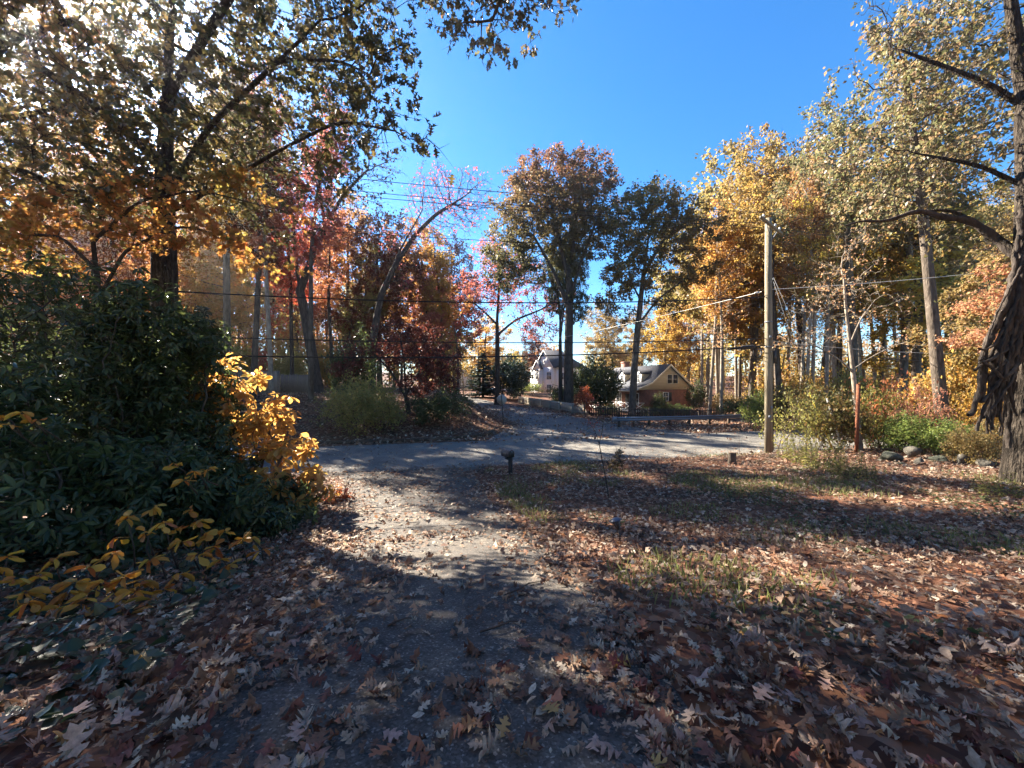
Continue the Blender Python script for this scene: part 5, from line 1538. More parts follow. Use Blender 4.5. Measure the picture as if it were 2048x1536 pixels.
# ---- conifers
def conifer(seed, H, R):
    rng = np.random.default_rng(seed)
    P, A, Nn = [], [], []
    Vt, Ft = [], []
    b_ = 0
    for z0_ in np.arange(.5, H, .34):
        for a in np.arange(0, 6.28, 6.28 / 10) + rng.uniform(0, 1):
            z = min(H - .05, z0_ + rng.uniform(-.3, .3)); rr = R * (1 - z / H) ** .8 * rng.uniform(.75, 1.15)
            L_ = rr * rng.uniform(.7, 1.1)
            d = np.array([math.cos(a), math.sin(a), -.18])
            n = max(3, int(L_ / .09))
            for t in np.linspace(.15, 1, n):
                q = np.array([0, 0, z]) + d * L_ * t + np.array([0, 0, .25 * L_ * t * t])
                for s in (-1, 1):
                    P.append(q); A.append(unit(d + np.array([-d[1], d[0], 0]) * s * 1.1 + rng.normal(size=3) * .25 + np.array([0, 0, -.25]))); Nn.append(np.array([0, 0, 1]) + rng.normal(size=3) * .3)
    P, A, Nn = map(np.array, (P, A, Nn))
    V, F, R_ = scatter(QUAD, P, A, Nn, rng.uniform(.2, .42, len(P)), rng.uniform(0, 1, len(P)))
    crown = make_mesh('crown', V, F, M['needle'], R_)
    V, F = tube_vf(np.array([(0, 0, -.4), (0, 0, H * .5), (0, 0, H * .97)]), np.array([.17, .1, .02]), 8)
    return make_mesh('trunk', V, F, M['bark_dark'], None, True), crown
CON = conifer(7, 8, 2.7)
plant_tree(*CON, 'spruce_tree', 'dark spruce above the dark parked car', 'tree', on_ground(966, 68), .4, (1.5, 1.5, .98))

plant_tree(*CON, 'hemlock_tree', 'dark hemlock just right of the big oak trunk on the left', 'tree', on_ground(405, 21), 2.2, (.95, .95, .9))
plant_tree(*CON, 'hemlock_tree', 'dark hemlock left of the big oak trunk', 'tree', on_ground(215, 17), .2, (1.0, 1.0, .72))

# ---- shrubs
def shrub_form(seed, blobs, n_leaf, leaf, size, mat, stems=7, n_att=500, step=.16, r=.035, spread=.12, kill=.26, rnd_fn=None, droop=.2, twig_len=.25, tip=.004):
    rng = np.random.default_rng(seed)
    paths = []
    ctr = np.mean([q[:2] for q in blobs], 0)
    for k in range(stems):
        c = blobs[k % len(blobs)]
        foot = np.array([ctr[0] + (c[0] - ctr[0]) * .55 + rng.normal() * .18, ctr[1] + (c[1] - ctr[1]) * .55 + rng.normal() * .18, -.15])
        paths.append([foot, foot + np.array([rng.normal() * .1, rng.normal() * .1, .4])])
    pos_all, par_all = [], []
    att = blob_points(blobs, n_att, rng, .5, .26)
    # one root node ties the stems together under the ground
    root = np.array([ctr[0], ctr[1], -.3])
    paths = [[root, root + np.array([0, 0, .15])]] + [[root, *p] for p in paths]
    pos, par, n0 = grow(paths, att, step, rng, kill, 3.0, up=.12, wig=.3)
    rr, chains, kids = skeleton(pos, par, r * math.sqrt(stems), tip)
    tips = np.where((rr < r * .5) & (np.arange(len(pos)) >= n0))[0]
    if len(tips) < 10: tips = np.arange(n0, len(pos))
    ns = 260
    sk = rng.choice(tips, ns)
    sd = unit(unit(pos[sk] - pos[np.maximum(par[sk], 0)]) + rng.normal(size=(ns, 3)) * .5 + np.array([0, 0, .5]))
    st_ = pos[sk] + sd * (twig_len * rng.uniform(.5, 2.0, ns))[:, None]
    sv, sf = spikes(pos[sk], st_, tip * 1.1)
    wood = wood_mesh('stems', pos, np.minimum(rr, r * 1.6), chains, M['twig'], 0, 0, (sv, sf))
    cl = fbm(pos[tips][:, 0] * 1.7 + pos[tips][:, 2], pos[tips][:, 1] * 1.7 - pos[tips][:, 2], seed)
    wt = np.clip((cl - .2) * 3.5, .08, 1.4)
    k = rng.choice(tips, n_leaf, p=wt / wt.sum())
    P = pos[k] + rng.normal(size=(n_leaf, 3)) * spread
    ex = rng.uniform(size=n_leaf) < .12
    j = rng.integers(0, ns, n_leaf)
    P[ex] = (pos[sk][j] + (st_ - pos[sk])[j] * rng.uniform(.2, 1, n_leaf)[:, None])[ex] + rng.normal(size=(ex.sum(), 3)) * .03
    d = unit(pos[k] - pos[np.maximum(par[k], 0)])
    ax = unit(d + rand_dir(rng, n_leaf) * 1.0 + np.array([0, 0, -droop]))
    nr = unit(rand_dir(rng, n_leaf) * .8 + np.array([0, 0, .8]))
    sz = size * rng.uniform(.6, 1.25, n_leaf)
    rn = rng.uniform(0, 1, n_leaf) if rnd_fn is None else np.clip(rnd_fn(P, rng), 0, 1)
    V, F, R = scatter(leaf, P, ax, nr, sz, rn)
    return wood, make_mesh('foliage', V, F, M[mat], R), (P, ax, nr, sz, rn)

def shrub(form, name, label, xp, Z, rz=0, sc=(1, 1, 1), mat=None, group=None, cat='shrub', dz=0):
    p = on_ground(xp, off_road(xp, Z) if Z < 40 else Z, dz)
    return plant_tree(form[0], form[1], name, label, cat, p, rz, sc, group, mat, None, 'stems', 'foliage')

def rblobs(seed, R, H, n):
    rng = np.random.default_rng(seed)
    out = [(0, 0, H * .5, R * .7, R * .7, H * .45)]
    for k in range(n):
        a = k * 6.28 / n + rng.uniform(0, .7)
        q = R * rng.uniform(.35, .62)
        z = H * rng.uniform(.3, .72)
        s = R * rng.uniform(.3, .48)
        out.append((math.cos(a) * q, math.sin(a) * q, z, s, s, min(s * .9, z * .9)))
    return out
BUSH = shrub_form(201, rblobs(1, 2.2, 2.5, 8), 9000, QUAD, .11, 'green_yellow', 9, 900, .2, .03, .16, .3)
BUSH2 = shrub_form(202, rblobs(2, 1.6, 1.6, 7), 5500, QUAD, .10, 'dull_green', 8, 700, .17, .025, .13, .26)
BUSH3 = shrub_form(203, rblobs(3, 1.3, 2.0, 6), 3200, QUAD, .10, 'bright_green', 7, 600, .16, .02, .13, .26)
SPARSE = shrub_form(205, rblobs(7, 1.5, 2.0, 7), 1100, QUAD, .10, 'coral', 5, 420, .17, .018, .14, .3)
LOWB = shrub_form(204, rblobs(4, 1.0, .7, 6), 2600, QUAD, .085, 'dull_green', 6, 420, .12, .012, .10, .2)

shrub(BUSH, 'forsythia_bush', 'big yellow green bush at the corner of the bank across the road', 725, 23.3, .4, (1.25, 1.1, 1.32), 'green_yellow')
shrub(BUSH2, 'round_bush', 'dark green low bush spreading right of the yellow green one', 880, 26.2, 1.0, (1.6, 1.3, 1.25), 'dull_green')
shrub(BUSH2, 'holly_bush', 'dark evergreen bush behind the yellow green bush, beside the dark trunk', 705, 30.5, 2.0, (1.6, 1.4, 2.8), 'rhodo')
HOLLY = shrub_form(206, rblobs(9, 2.6, 4.6, 10), 15000, QUAD, .17, 'rhodo', 8, 1300, .26, .05, .2, .4)
shrub(HOLLY, 'holly_bush', 'very dark evergreen mass in front of the white house', 1196, 45.5, 1.3, (1.35, 1.2, 1.42), 'rhodo')
shrub(HOLLY, 'evergreen_tree', 'broad blue green evergreen right of the pink maple trunk', 1024, 66, 1.7, (1.5, 1.5, 1.55), 'needle', None, 'tree')
shrub(BUSH2, 'holly_bush', 'dark bush at the left of the evergreen mass before the white house', 1134, 52, .6, (1.9, 1.7, 2.2), 'rhodo')
shrub(BUSH3, 'garden_shrub', 'bright green shrub in front of the white house beside the sedan', 1062, 74, 0, (2.0, 2.0, 1.4), 'bright_green')
shrub(BUSH2, 'garden_shrub', 'sunlit yellow shrub behind the picket fence left of the porch', 1218, 42, 0, (.9, .9, .8), 'green_yellow')
shrub(BUSH2, 'foundation_hedge', 'dark low hedge along the foot of the brick house wall', 1335, 48.5, 0, (2.4, .7, .85), 'rhodo')
shrub(BUSH3, 'garden_shrub', 'small tree like shrub against the brick wall left of its window', 1318, 50, 0, (.8, .8, 1.5), 'dull_green')
shrub(BUSH3, 'garden_shrub', 'green shrub at the right corner of the brick house', 1392, 50.5, 1.2, (1.2, 1.2, 2.4), 'dull_green')
shrub(SPARSE, 'thicket_shrub', 'green yellow thicket wrapped round the foot of the utility pole', 1583, 18.3, .7, (1.0, 1.0, 1.55), 'green_yellow')
shrub(BUSH3, 'thicket_shrub', 'tall tangled green shrub behind the yellow guy guard', 1640, 20.5, 2.2, (1.2, 1.1, 1.6), 'olive')
shrub(BUSH3, 'thicket_shrub', 'shrub crowding the left side of the utility pole above the guardrail end', 1512, 22.5, 1.2, (.95, .95, 1.45), 'bright_green')
shrub(BUSH, 'thicket_shrub', 'bright yellow green bush behind the field stones', 1850, 15.4, .5, (.85, .72, .62), 'bright_green')
shrub(BUSH2, 'thicket_shrub', 'dark shrub behind the bright bush near the big right trunk', 1800, 18.5, .5, (1.3, 1.2, 1.1), 'dull_green')
shrub(SPARSE, 'maple_sapling', 'coral red leaved sapling right of the young bare tree', 1840, 16.5, .3, (.8, .8, 1.5), 'coral')
shrub(SPARSE, 'maple_sapling', 'orange leaved sapling low in the wood behind the rusty pipe', 1765, 21, 1.3, (1.2, 1.2, 1.9), 'orange')
shrub(BUSH2, 'thicket_shrub', 'pale dry yellow shrub between the stones and the big trunk', 1945, 12.9, 1.1, (.55, .55, .8), 'tan_yellow')
shrub(BUSH3, 'thicket_shrub', 'yellow leaved shrub left of the big right trunk', 1985, 16, 2.5, (1.0, 1.0, 1.5), 'yellow')
shrub(BUSH3, 'thicket_shrub', 'olive shrub at the road edge between the guards and the pipe', 1682, 18.8, .2, (.9, .9, 1.2), 'olive')
for k, (xp_, Z_, h_, mt) in enumerate([(1450, 42, 1.5, 'tan_yellow'), (1560, 27, 1.6, 'olive'), (1720, 27, 2.0, 'yellow'), (1900, 25, 2.2, 'gold'), (1640, 32, 1.8, 'yellow'), (1800, 33, 2, 'orange'), (1480, 36, 1.0, 'dull_green'), (1960, 22, 2.0, 'yellow')]):
    shrub(BUSH3, 'understory_shrub', f'{LEAFW.get(mt, "dull green")} understory shrub {zone(xp_)}', xp_, Z_, k, (1.5, 1.5, h_), mt, 'understory shrubs of the right wood')
for k, (xp_, Z_, h_, mt) in enumerate([(470, 38, 2.0, 'green_yellow'), (580, 41, 1.8, 'green_yellow'), (655, 46, 1.8, 'yellow'), (380, 30, 2, 'dull_green'), (240, 26, 2, 'green_yellow'), (100, 24, 2.2, 'dull_green'), (505, 44, 2, 'red')]):
    shrub(BUSH, 'understory_shrub', f'{LEAFW.get(mt, "dull green")} leafy shrub among the trunks {zone(xp_)}', xp_, Z_, k, (1.0, 1.0, h_), mt, 'understory shrubs of the left wood')

for k, (xp_, Z_, s_, h_, mt, lb) in enumerate([(1605, 24, 1.2, 2.0, 'yellow', 'airy yellow shrub behind the utility pole foot'), (1690, 24, 1.3, 2.2, 'green_yellow', 'tall green yellow thicket behind the young bare tree'), (1755, 18.5, 1.0, 1.5, 'green_yellow', 'yellow green shrub right of the rusty pipe behind the mossy boulder'), (1905, 20, 1.2, 2.2, 'tan_yellow', 'tan shrub behind the bright bush'), (1960, 19, 1.1, 2.4, 'yellow', 'tall yellow shrub under the orange maple layers'), (1545, 26, 1.1, 1.5, 'olive', 'olive shrub at the end of the guardrail')]):
    shrub(BUSH3, 'thicket_shrub', lb, xp_, Z_, k * 1.3, (s_, s_, h_), mt)
# orange maple bough by the right trunk
b = on_ground(2010, 15.2)
wd, cr, _ = tree_data(67, [[np.array([0, 0, -.3]), *rel(b, [(2020, 800, 15.2), (2030, 650, 15.2), (2020, 560, 15.2)])]], relb(b, [(1975, 610, 14.8, 1.1, 1.2, .45), (2030, 590, 15, 1.4, 1.3, .5), (1960, 680, 14.8, 1.1, 1.2, .38), (2030, 670, 15, 1.3, 1.2, .45), (2010, 540, 15, .8, .8, .4)]),
                      600, .2, .09, .006, QUAD, .13, 3800, kill=.34, infl=3, up=0, wig=.25, thin=.02, twigs=2, twig_len=.3, spread=.1, bark='bark', leaf_mat='coral', droop=.1)
plant_tree(wd, cr, 'maple_tree', 'small maple with glowing orange layers of leaves left of the big trunk', 'tree', b)

# dark red japanese maple
b = on_ground(818, 27.5)
bl = relb(b, [(800, 700, 27.5, 2.6, 2.4, 1.2), (720, 700, 27.5, 1.6, 1.8, 1.0), (880, 720, 27.5, 1.6, 1.8, 1.3), (790, 660, 27.5, 1.6, 1.6, .8), (840, 770, 27.2, 1.5, 1.6, .8), (900, 770, 27.2, .8, 1, .8), (690, 740, 28, 1.2, 1.4, .8), (860, 670, 27.6, 1.2, 1.2, .7)])
limbs = [[np.array([0, 0, -.3]), *rel(b, [(818, 830, 27.5), (812, 790, 27.5)])], rel(b, [(812, 795, 27.5), (780, 740, 27.5), (740, 700, 27.5)]), rel(b, [(812, 790, 27.5), (840, 740, 27.4), (880, 710, 27.4)]), rel(b, [(813, 800, 27.5), (808, 720, 27.6), (800, 670, 27.6)])]
wd, cr, _ = tree_data(71, limbs, bl, 1500, .26, .17, .007, QUAD, .155, 13000, kill=.42, infl=4, up=0, wig=.3, thin=.03, twigs=1, twig_len=.35, spread=.2, bark='bark_dark', leaf_mat='maroon', clump=1.0)
plant_tree(wd, cr, 'japanese_maple', 'dark maroon spreading maple behind the yellow green bush', 'tree', b)
MAR = (wd, cr)
plant_tree(wd, cr, 'japanese_maple', 'small bright red maple at the end of the pale board fence', 'tree', on_ground(1170, 36.2), 1.0, (.30, .30, .45), None, 'red')

# thin red sapling on the lawn, twigs and seedlings
b = on_ground(1219, 9.9)
wd, cr, _ = tree_data(73, [[np.array([0, 0, -.15]), *rel(b, [(1212, 960, 9.9), (1204, 920, 9.9), (1198, 885, 9.9), (1190, 862, 9.9)])], rel(b, [(1198, 888, 9.9), (1205, 860, 9.85), (1208, 825, 9.8)])],
                      relb(b, [(1186, 850, 9.9, .30, .3, .14), (1180, 800, 9.9, .16, .2, .2), (1165, 870, 9.9, .2, .2, .06), (1208, 835, 9.8, .1, .1, .14), (1183, 890, 9.9, .14, .14, .04)]),
                      120, .07, .017, .003, STAR, .055, 46, kill=.1, infl=1.2, up=.1, wig=.3, thin=.01, twigs=1, twig_len=.1, spread=.05, bark='bark_dark', leaf_mat='pink_red', flare=.1)
plant_tree(wd, cr, 'maple_sapling', 'thin wiry sapling with few pink red leaves on the lawn before the road', 'sapling', b)
SEED = shrub_form(207, [(0, 0, .35, .15, .15, .2), (.05, 0, .6, .13, .13, .16), (-.05, .03, .2, .14, .14, .12)], 130, LANCE, .13, 'oak_green', 3, 60, .08, .012, .04, .12)
shrub(SEED, 'oak_seedling', 'knee high leafy seedling right of the wiry red sapling', 1232, 14.2, 0, (1.2, 1.2, .95))
b = on_ground(1478, 14.6)
MBt = MB().tube([(0, 0, -.1), (.01, 0, .5), (-.01, .01, 1.15)], [.009, .007, .004], 5).build('stem', M['twig'], thing('bare_sapling', 'bare thin stem standing before the road left of the utility pole', 'sapling', tuple(b)))

# tall weeds (goldenrod) right of centre
def weeds(seed, n, R, H):
    rng = np.random.default_rng(seed)
    VV, FF, b_, P, A, S_ = [], [], 0, [], [], []
    for k in range(n):
        a, q = rng.uniform(0, 6.28), R * math.sqrt(rng.uniform())
        f = np.array([math.cos(a) * q, math.sin(a) * q, -.05]); h = H * rng.uniform(.5, 1.1)
        le = rng.normal(size=2) * .18 * h
        Q = np.array([f, f + [le[0] * .3, le[1] * .3, h * .5], f + [le[0], le[1], h]])
        V, F = tube_vf(Q, np.array([.006, .005, .002]), 4)
        VV.append(V); FF.append(F + b_); b_ += len(V)
        for t in np.linspace(.15, 1, int(26 * h / .9)):
            P.append(Q[0] + (Q[2] - Q[0]) * t); aa = rng.uniform(0, 6.28)
            A.append((math.cos(aa), math.sin(aa), .25 - .5 * (1 - t))); S_.append(.13 * (1.2 - .6 * t) * rng.uniform(.7, 1.2))
    P, A = np.array(P), np.array(A, float)
    V, F, R_ = scatter(LANCE, P, A, np.array([0, 0, 1.]) + rng.normal(size=P.shape) * .3, np.array(S_), rng.uniform(0, 1, len(P)))
    return make_mesh('stems', np.concatenate(VV), np.concatenate(FF), M['twig'], None, True), make_mesh('foliage', V, F, M['weed'], R_)
WEED = weeds(5, 26, .75, 1.15)
for xp_, Z_, s_, lb in ((1640, 12.2, 1.0, 'tall clump of yellow green weeds on the lawn before the guy guards'), (1700, 10.6, .75, 'lower weed clump in front of the rusty pipe'), (1600, 13.6, .9, 'weed clump at the lawn edge nearest the utility pole'), (1990, 8.4, .5, 'small green weed tuft at the foot of the big trunk')):
    plant_tree(*WEED, 'weed_clump', lb, 'weeds', on_ground(xp_, Z_), xp_ * .1, (s_, s_, s_), None, None, None, 'stems', 'foliage')

# ------------------------------------------------------------------ rhododendrons and the big leaved yellow shrubs at the left
def whorl_shrub(seed, base, blobs, n_whorl, per, leaf, size, mat, wood_mat='bark_dark', n_single=150, droop=.35, step=.2, tint=None, name='rhododendron_shrub', label='', cat='shrub', stems=6, spread_up=.5, single_meshes=None):
    rng = np.random.default_rng(seed)
    ctr = np.mean([q[:2] for q in blobs], 0)
    root = np.array([ctr[0], ctr[1], gz(base[0] + ctr[0], base[1] + ctr[1]) - base[2] - .35])
    paths = [[root, root + np.array([0, 0, .2])]]
    for k in range(stems):
        c = blobs[k % len(blobs)]
        fx, fy = ctr[0] + (c[0] - ctr[0]) * .7 + rng.normal() * .25, ctr[1] + (c[1] - ctr[1]) * .7 + rng.normal() * .25
        fz = gz(base[0] + fx, base[1] + fy) - base[2]
        paths.append([root, np.array([fx, fy, fz - .1]), np.array([fx + rng.normal() * .2, fy + rng.normal() * .2, fz + .6])])
    att = blob_points(blobs, n_whorl, rng, .5, .22)
    floor = ground(att[:, 0] + base[0], att[:, 1] + base[1]) - base[2]
    att = att[att[:, 2] > floor + .08]
    pos, par, n0 = grow(paths, att, step, rng, step * 1.2, 4.0, up=.1, wig=.3, maxn=7000)
    rr, chains, kids = skeleton(pos, par, .10, .006)
    wood = wood_mesh('stems', pos, np.minimum(rr, .05), chains, M[wood_mat])
    tips = np.array([i for i in range(n0, len(pos)) if rr[i] < .016])
    k = rng.choice(tips, n_whorl)
    wc = pos[k] + rng.normal(size=(n_whorl, 3)) * .10
    wa = unit(unit(pos[k] - pos[np.maximum(par[k], 0)]) + rng.normal(size=(n_whorl, 3)) * .35 + np.array([0, 0, spread_up]))
    u = unit(np.cross(wa, np.array([.3, .8, .1]))); v = np.cross(wa, u)
    P, A, Nn, S_, R_ = [], [], [], [], []
    wsz = rng.uniform(.55, 1.2, n_whorl); wdr = rng.uniform(.2, 1.6, n_whorl); wage = rng.uniform(0, 1, n_whorl)
    for j in range(per):
        th = j / per * 6.283 + rng.uniform(-.3, .3, n_whorl)
        rad = np.cos(th)[:, None] * u + np.sin(th)[:, None] * v
        keep = rng.uniform(size=n_whorl) < .82
        el = rng.uniform(-.35, .5, n_whorl)[:, None]
        ax = unit(rad + wa * el + np.array([0, 0, -droop]) * (wdr * rng.uniform(.6, 1.3, n_whorl))[:, None])
        P.append((wc + wa * rng.uniform(-.03, .03, n_whorl)[:, None] + rad * .015)[keep]); A.append(ax[keep]); Nn.append(unit(wa + rad * .3 + rng.normal(size=(n_whorl, 3)) * .2)[keep])
        S_.append((size * wsz * rng.uniform(.75, 1.2, n_whorl))[keep]); R_.append(np.clip(.6 * wage + .5 * rng.uniform(-.1, 1, n_whorl), 0, 1)[keep])
    P, A, Nn, S_, R_ = map(np.concatenate, (P, A, Nn, S_, R_))
    t = plant_tree(wood, None, name, label, cat, base, 0, (1, 1, 1), None, None, None, 'stems')
    Wp = P + base
    ok = (Wp[:, 1] > 1)
    sx = 1024 + FPX * Wp[:, 0] / np.maximum(Wp[:, 1], .3); sy = 768 - FPX * (Wp[:, 2] - CAM_H) / np.maximum(Wp[:, 1], .3)
    vis = ok & (sx > 0) & (sy < 1536) & (sx < 2048)
    order = np.argsort(np.where(vis, Wp[:, 1] + .3 * rng.uniform(size=len(P)), 1e9))
    pick = order[:n_single]; rest = order[n_single:]
    if len(rest):
        V, F, R = scatter(leaf, P[rest], A[rest], Nn[rest], S_[rest], R_[rest])
        tag(link('foliage', make_mesh('foliage', V, F, M[mat], R), t), kind='stuff')
    ms = [make_mesh('leaf', leaf[0], leaf[1], M[mat], np.full(len(leaf[1]), q)) for q in (.05, .28, .5, .72, .95)]
    for i in pick:
        orient(link('leaf', ms[int(R_[i] * 4.99)], t), P[i], A[i], Nn[i], S_[i])
    return t

def blobs_px(base, lst):
    return relb(base, lst)
b = on_ground(150, 7.8)
whorl_shrub(301, b, blobs_px(b, [(150, 800, 7.8, 2.0, 1.8, 2.0), (20, 640, 8, 1.5, 1.5, 1.0), (150, 620, 8, 1.2, 1.2, .75), (60, 900, 7.4, 1.6, 1.5, 1.2), (250, 720, 7.8, 1.2, 1.2, 1.2), (-120, 700, 8, 2.0, 1.5, 1.9), (95, 540, 8, .6, .6, .4), (200, 570, 7.8, .5, .5, .4), (0, 530, 8, .6, .6, .3), (280, 620, 7.8, .4, .4, .3)]), 2500, 7, LANCE, .17, 'rhodo', n_single=160,
            label='tallest dark rhododendron at the far left edge')
b = on_ground(350, 8.2)
whorl_shrub(302, b, blobs_px(b, [(310, 760, 8.2, 1.15, 1.3, 1.2), (290, 640, 8.2, .9, .9, .7), (385, 680, 8.3, .6, .8, .45), (360, 880, 8, .9, 1.1, .9), (270, 880, 7.8, 1.0, 1.0, .9)]), 1900, 7, LANCE, .17, 'rhodo', n_single=160,
            label='tall rhododendron in the middle of the left thicket before the big oak trunk')
b = on_ground(500, 8.4)
whorl_shrub(303, b, blobs_px(b, [(440, 960, 8.4, .85, .9, .6), (520, 1010, 8.2, .8, .9, .5), (400, 870, 8.6, .5, .8, .5), (580, 1030, 8.6, .55, .6, .4), (400, 960, 8.2, .8, .8, .6)]), 1150, 7, LANCE, .16, 'rhodo', n_single=180,
            label='rhododendron in front of the glowing yellow shrub')
b = on_ground(330, 5.9)
whorl_shrub(304, b, blobs_px(b, [(330, 960, 5.9, .8, .7, .55), (420, 1000, 6.2, .7, .7, .5), (500, 1050, 6.5, .55, .6, .4), (240, 960, 5.6, .7, .6, .5), (580, 1070, 7.2, .5, .6, .3)]), 950, 7, LANCE, .15, 'rhodo', n_single=200,
            label='low spreading rhododendron nearest the driveway')
b = on_ground(60, 5.0)
whorl_shrub(305, b, blobs_px(b, [(60, 960, 5.0, .9, .8, .7), (-60, 860, 5.2, .9, .8, .9), (160, 990, 5.0, .6, .6, .45), (10, 800, 5.4, .6, .6, .5), (90, 1060, 4.5, .6, .5, .3), (240, 1040, 4.9, .6, .5, .3), (-30, 1010, 4.4, .6, .5, .5)]), 1100, 7, LANCE, .15, 'rhodo', n_single=180,
            label='dark rhododendron at the left edge in front of the tallest one')

b = on_ground(540, 10.2)
whorl_shrub(306, b, blobs_px(b, [(440, 780, 9.4, .75, .9, .65), (500, 840, 9.3, .85, .9, .75), (560, 890, 9.0, .65, .8, .55), (450, 735, 9.4, .5, .5, .3), (600, 960, 8.8, .4, .5, .3), (440, 860, 9.2, .7, .7, .6), (625, 950, 8.8, .2, .3, .1), (550, 830, 9.2, .4, .4, .4), (395, 730, 8.8, .3, .3, .2), (370, 840, 8.3, .35, .3, .25), (480, 960, 8.0, .3, .3, .2), (535, 970, 7.9, .35, .3, .25), (645, 985, 8.6, .25, .3, .12), (600, 1010, 8.2, .3, .3, .15), (420, 900, 8.0, .3, .3, .2)]), 400, 6, OBOV, .22, 'gold', 'twig', 290, .5,
            name='yellow_shrub', label='glowing golden yellow shrub with big leaves behind the rhododendrons', stems=6)
b = on_ground(640, 9.6)
whorl_shrub(307, b, blobs_px(b, [(560, 1010, 9.6, .45, .5, .2), (620, 1040, 9.4, .5, .5, .16), (560, 970, 9.6, .4, .4, .2), (660, 1000, 9.8, .3, .3, .12)]), 150, 6, OBOV, .18, 'orange', 'twig', 200, .5, step=.12,
            name='orange_shrub', label='low orange yellow twiggy shrub at the driveway edge under the golden one', stems=5)

# yellow whorls in the dark lower left
M['amber'] = leafmat('leaf_amber', [(.56, .27, .03), (.48, .20, .028), (.62, .34, .05), (.42, .24, .04), (.42, .15, .028)], .4, .45, .25, 1.35, .03, .95)
def low_yellow(label, cl, seed, short=False):
    rng = np.random.default_rng(seed)
    c0 = px(*cl[0]); b = np.array([c0[0], c0[1], gz(c0[0], c0[1])])
    t = thing('yellow_leaved_sapling', label, 'shrub', tuple(b))
    ms = [make_mesh('leaf', OBOV[0], OBOV[1], M['amber'], np.full(len(OBOV[1]), q)) for q in (.0, .25, .5, .75, 1)]
    st = MB()
    for (x, y, Z) in cl:
        c = px(x, y, Z)
        f = np.array([c[0] + rng.normal() * .15 - .1, c[1] + rng.normal() * .15 + .15, 0]); f[2] = gz(f[0], f[1]) - .04
        if short: f = c + np.array([-.12, .35, -.3])
        st.tube([f - b, (f + c) / 2 - b + rng.normal(size=3) * .04, c - b], [.010, .007, .004], 5)
        n = rng.integers(5, 10)
        a0 = rng.uniform(0, 6.28)
        for j in range(n):
            th = a0 + j / n * 6.283 + rng.uniform(-.35, .35)
            ax = np.array([math.cos(th), math.sin(th), rng.uniform(-.8, .3)])
            nr = np.array([-.25, .25, 1]) + rng.normal(size=3) * .55
            orient(link('leaf', ms[rng.integers(0, 5)], t), c - b + rng.normal(size=3) * .012, ax, nr, rng.uniform(.07, .165), rng.uniform(-.6, 2.2))
    st.build('stems', M['twig'], t)
low_yellow('yellow leaved sapling spreading over the dark ground left of the driveway', [(330, 1045, 4.1), (400, 1040, 4.3), (450, 1062, 4.4), (485, 1078, 4.4), (430, 1095, 4.2), (365, 1085, 4.0), (395, 1112, 4.0), (460, 1130, 4.1), (500, 1072, 4.6), (350, 1060, 4.2), (415, 1070, 4.3), (290, 1065, 4.1), (255, 1035, 4.3), (310, 1015, 4.5), (440, 1120, 4.1), (520, 1100, 4.5), (235, 1075, 4.0), (380, 1020, 4.6)], 1)
low_yellow('yellow leaved sapling lower down amid the ivy near the left corner', [(290, 1165, 3.5), (250, 1150, 3.5), (330, 1180, 3.5), (300, 1120, 3.7), (180, 1130, 3.5), (150, 1165, 3.3), (245, 1205, 3.2), (190, 1215, 3.1), (140, 1185, 3.2), (260, 1225, 3.1), (225, 1110, 3.7), (355, 1150, 3.7), (270, 1185, 3.3), (110, 1120, 3.5), (80, 1150, 3.3), (205, 1165, 3.4), (165, 1200, 3.1), (310, 1205, 3.3), (120, 1215, 3.0), (60, 1205, 3.0), (395, 1165, 3.8)], 2)
low_yellow('small yellow leaved sprig at the left edge of the picture', [(15, 1115, 3.3), (30, 1160, 3.2), (-20, 1140, 3.2), (50, 1185, 3.1)], 3)
low_yellow('yellow green sprig against the dark rhododendron at the left edge', [(40, 825, 4.4), (15, 850, 4.3), (75, 840, 4.5), (-10, 830, 4.4)], 4, True)
low_yellow('few yellow leaves on the low rhododendron midway down the left side', [(390, 945, 5.0), (370, 958, 5.0), (350, 930, 5.2), (415, 940, 5.2)], 5, True)

def area_points(rng, n, x0, x1, y0, y1, dens):
    """random ground points kept with the probability dens(X, Y)"""
    X = rng.uniform(x0, x1, n); Y = rng.uniform(y0, y1, n)
    k = rng.uniform(size=n) < dens(X, Y)
    return X[k], Y[k]

def in_drive(X, Y, m=0.0):
    w = .22 * (fbm(X * .0 + Y * 1.3, Y * 0 + 3.3, 31) - .5)
    return (X > np.interp(Y, DR_Y, DR_L) + m + w) & (X < np.interp(Y, DR_Y, DR_R) - m + w) & (Y < X_near(X) + .6)
def in_road(X, Y):
    return (Y > X_near(X)) & (Y < X_far(X))
def in_street(X, Y):
    return (Y > X_far(X)) & (X > street_l(Y)) & (X < street_r(Y))

# ivy over the ground at the lower left and patches on the lawn
rng = np.random.default_rng(77)
X, Y = area_points(rng, 26000, -8, 6.5, 1.7, 9.5, lambda X, Y: np.where(X < np.interp(Y, DR_Y, DR_L) - .35 - .5 * fbm(X, Y, 3), 1.0 * (fbm(X * .8, Y * .8, 8) > .34), 0))
Pz = ground(X, Y) + rng.uniform(.02, .20, len(X)) * np.clip(fbm(X * 1.2, Y * 1.2, 4) * 1.6, .2, 1)
P = np.stack([X, Y, Pz], -1)
V, F, R = scatter(IVY, P, np.stack([rng.normal(size=len(X)), rng.normal(size=len(X)), rng.normal(size=len(X)) * .3], -1), np.array([0, 0, 1.]) + rng.normal(size=P.shape) * .35, rng.uniform(.05, .105, len(X)), rng.uniform(0, 1, len(X)))
tag(link('ivy_ground_cover', make_mesh('ivy_ground_cover', V, F, M['ivy'], R)), 'dark ivy carpet under the shrubs at the lower left', 'ground cover', None, 'stuff')
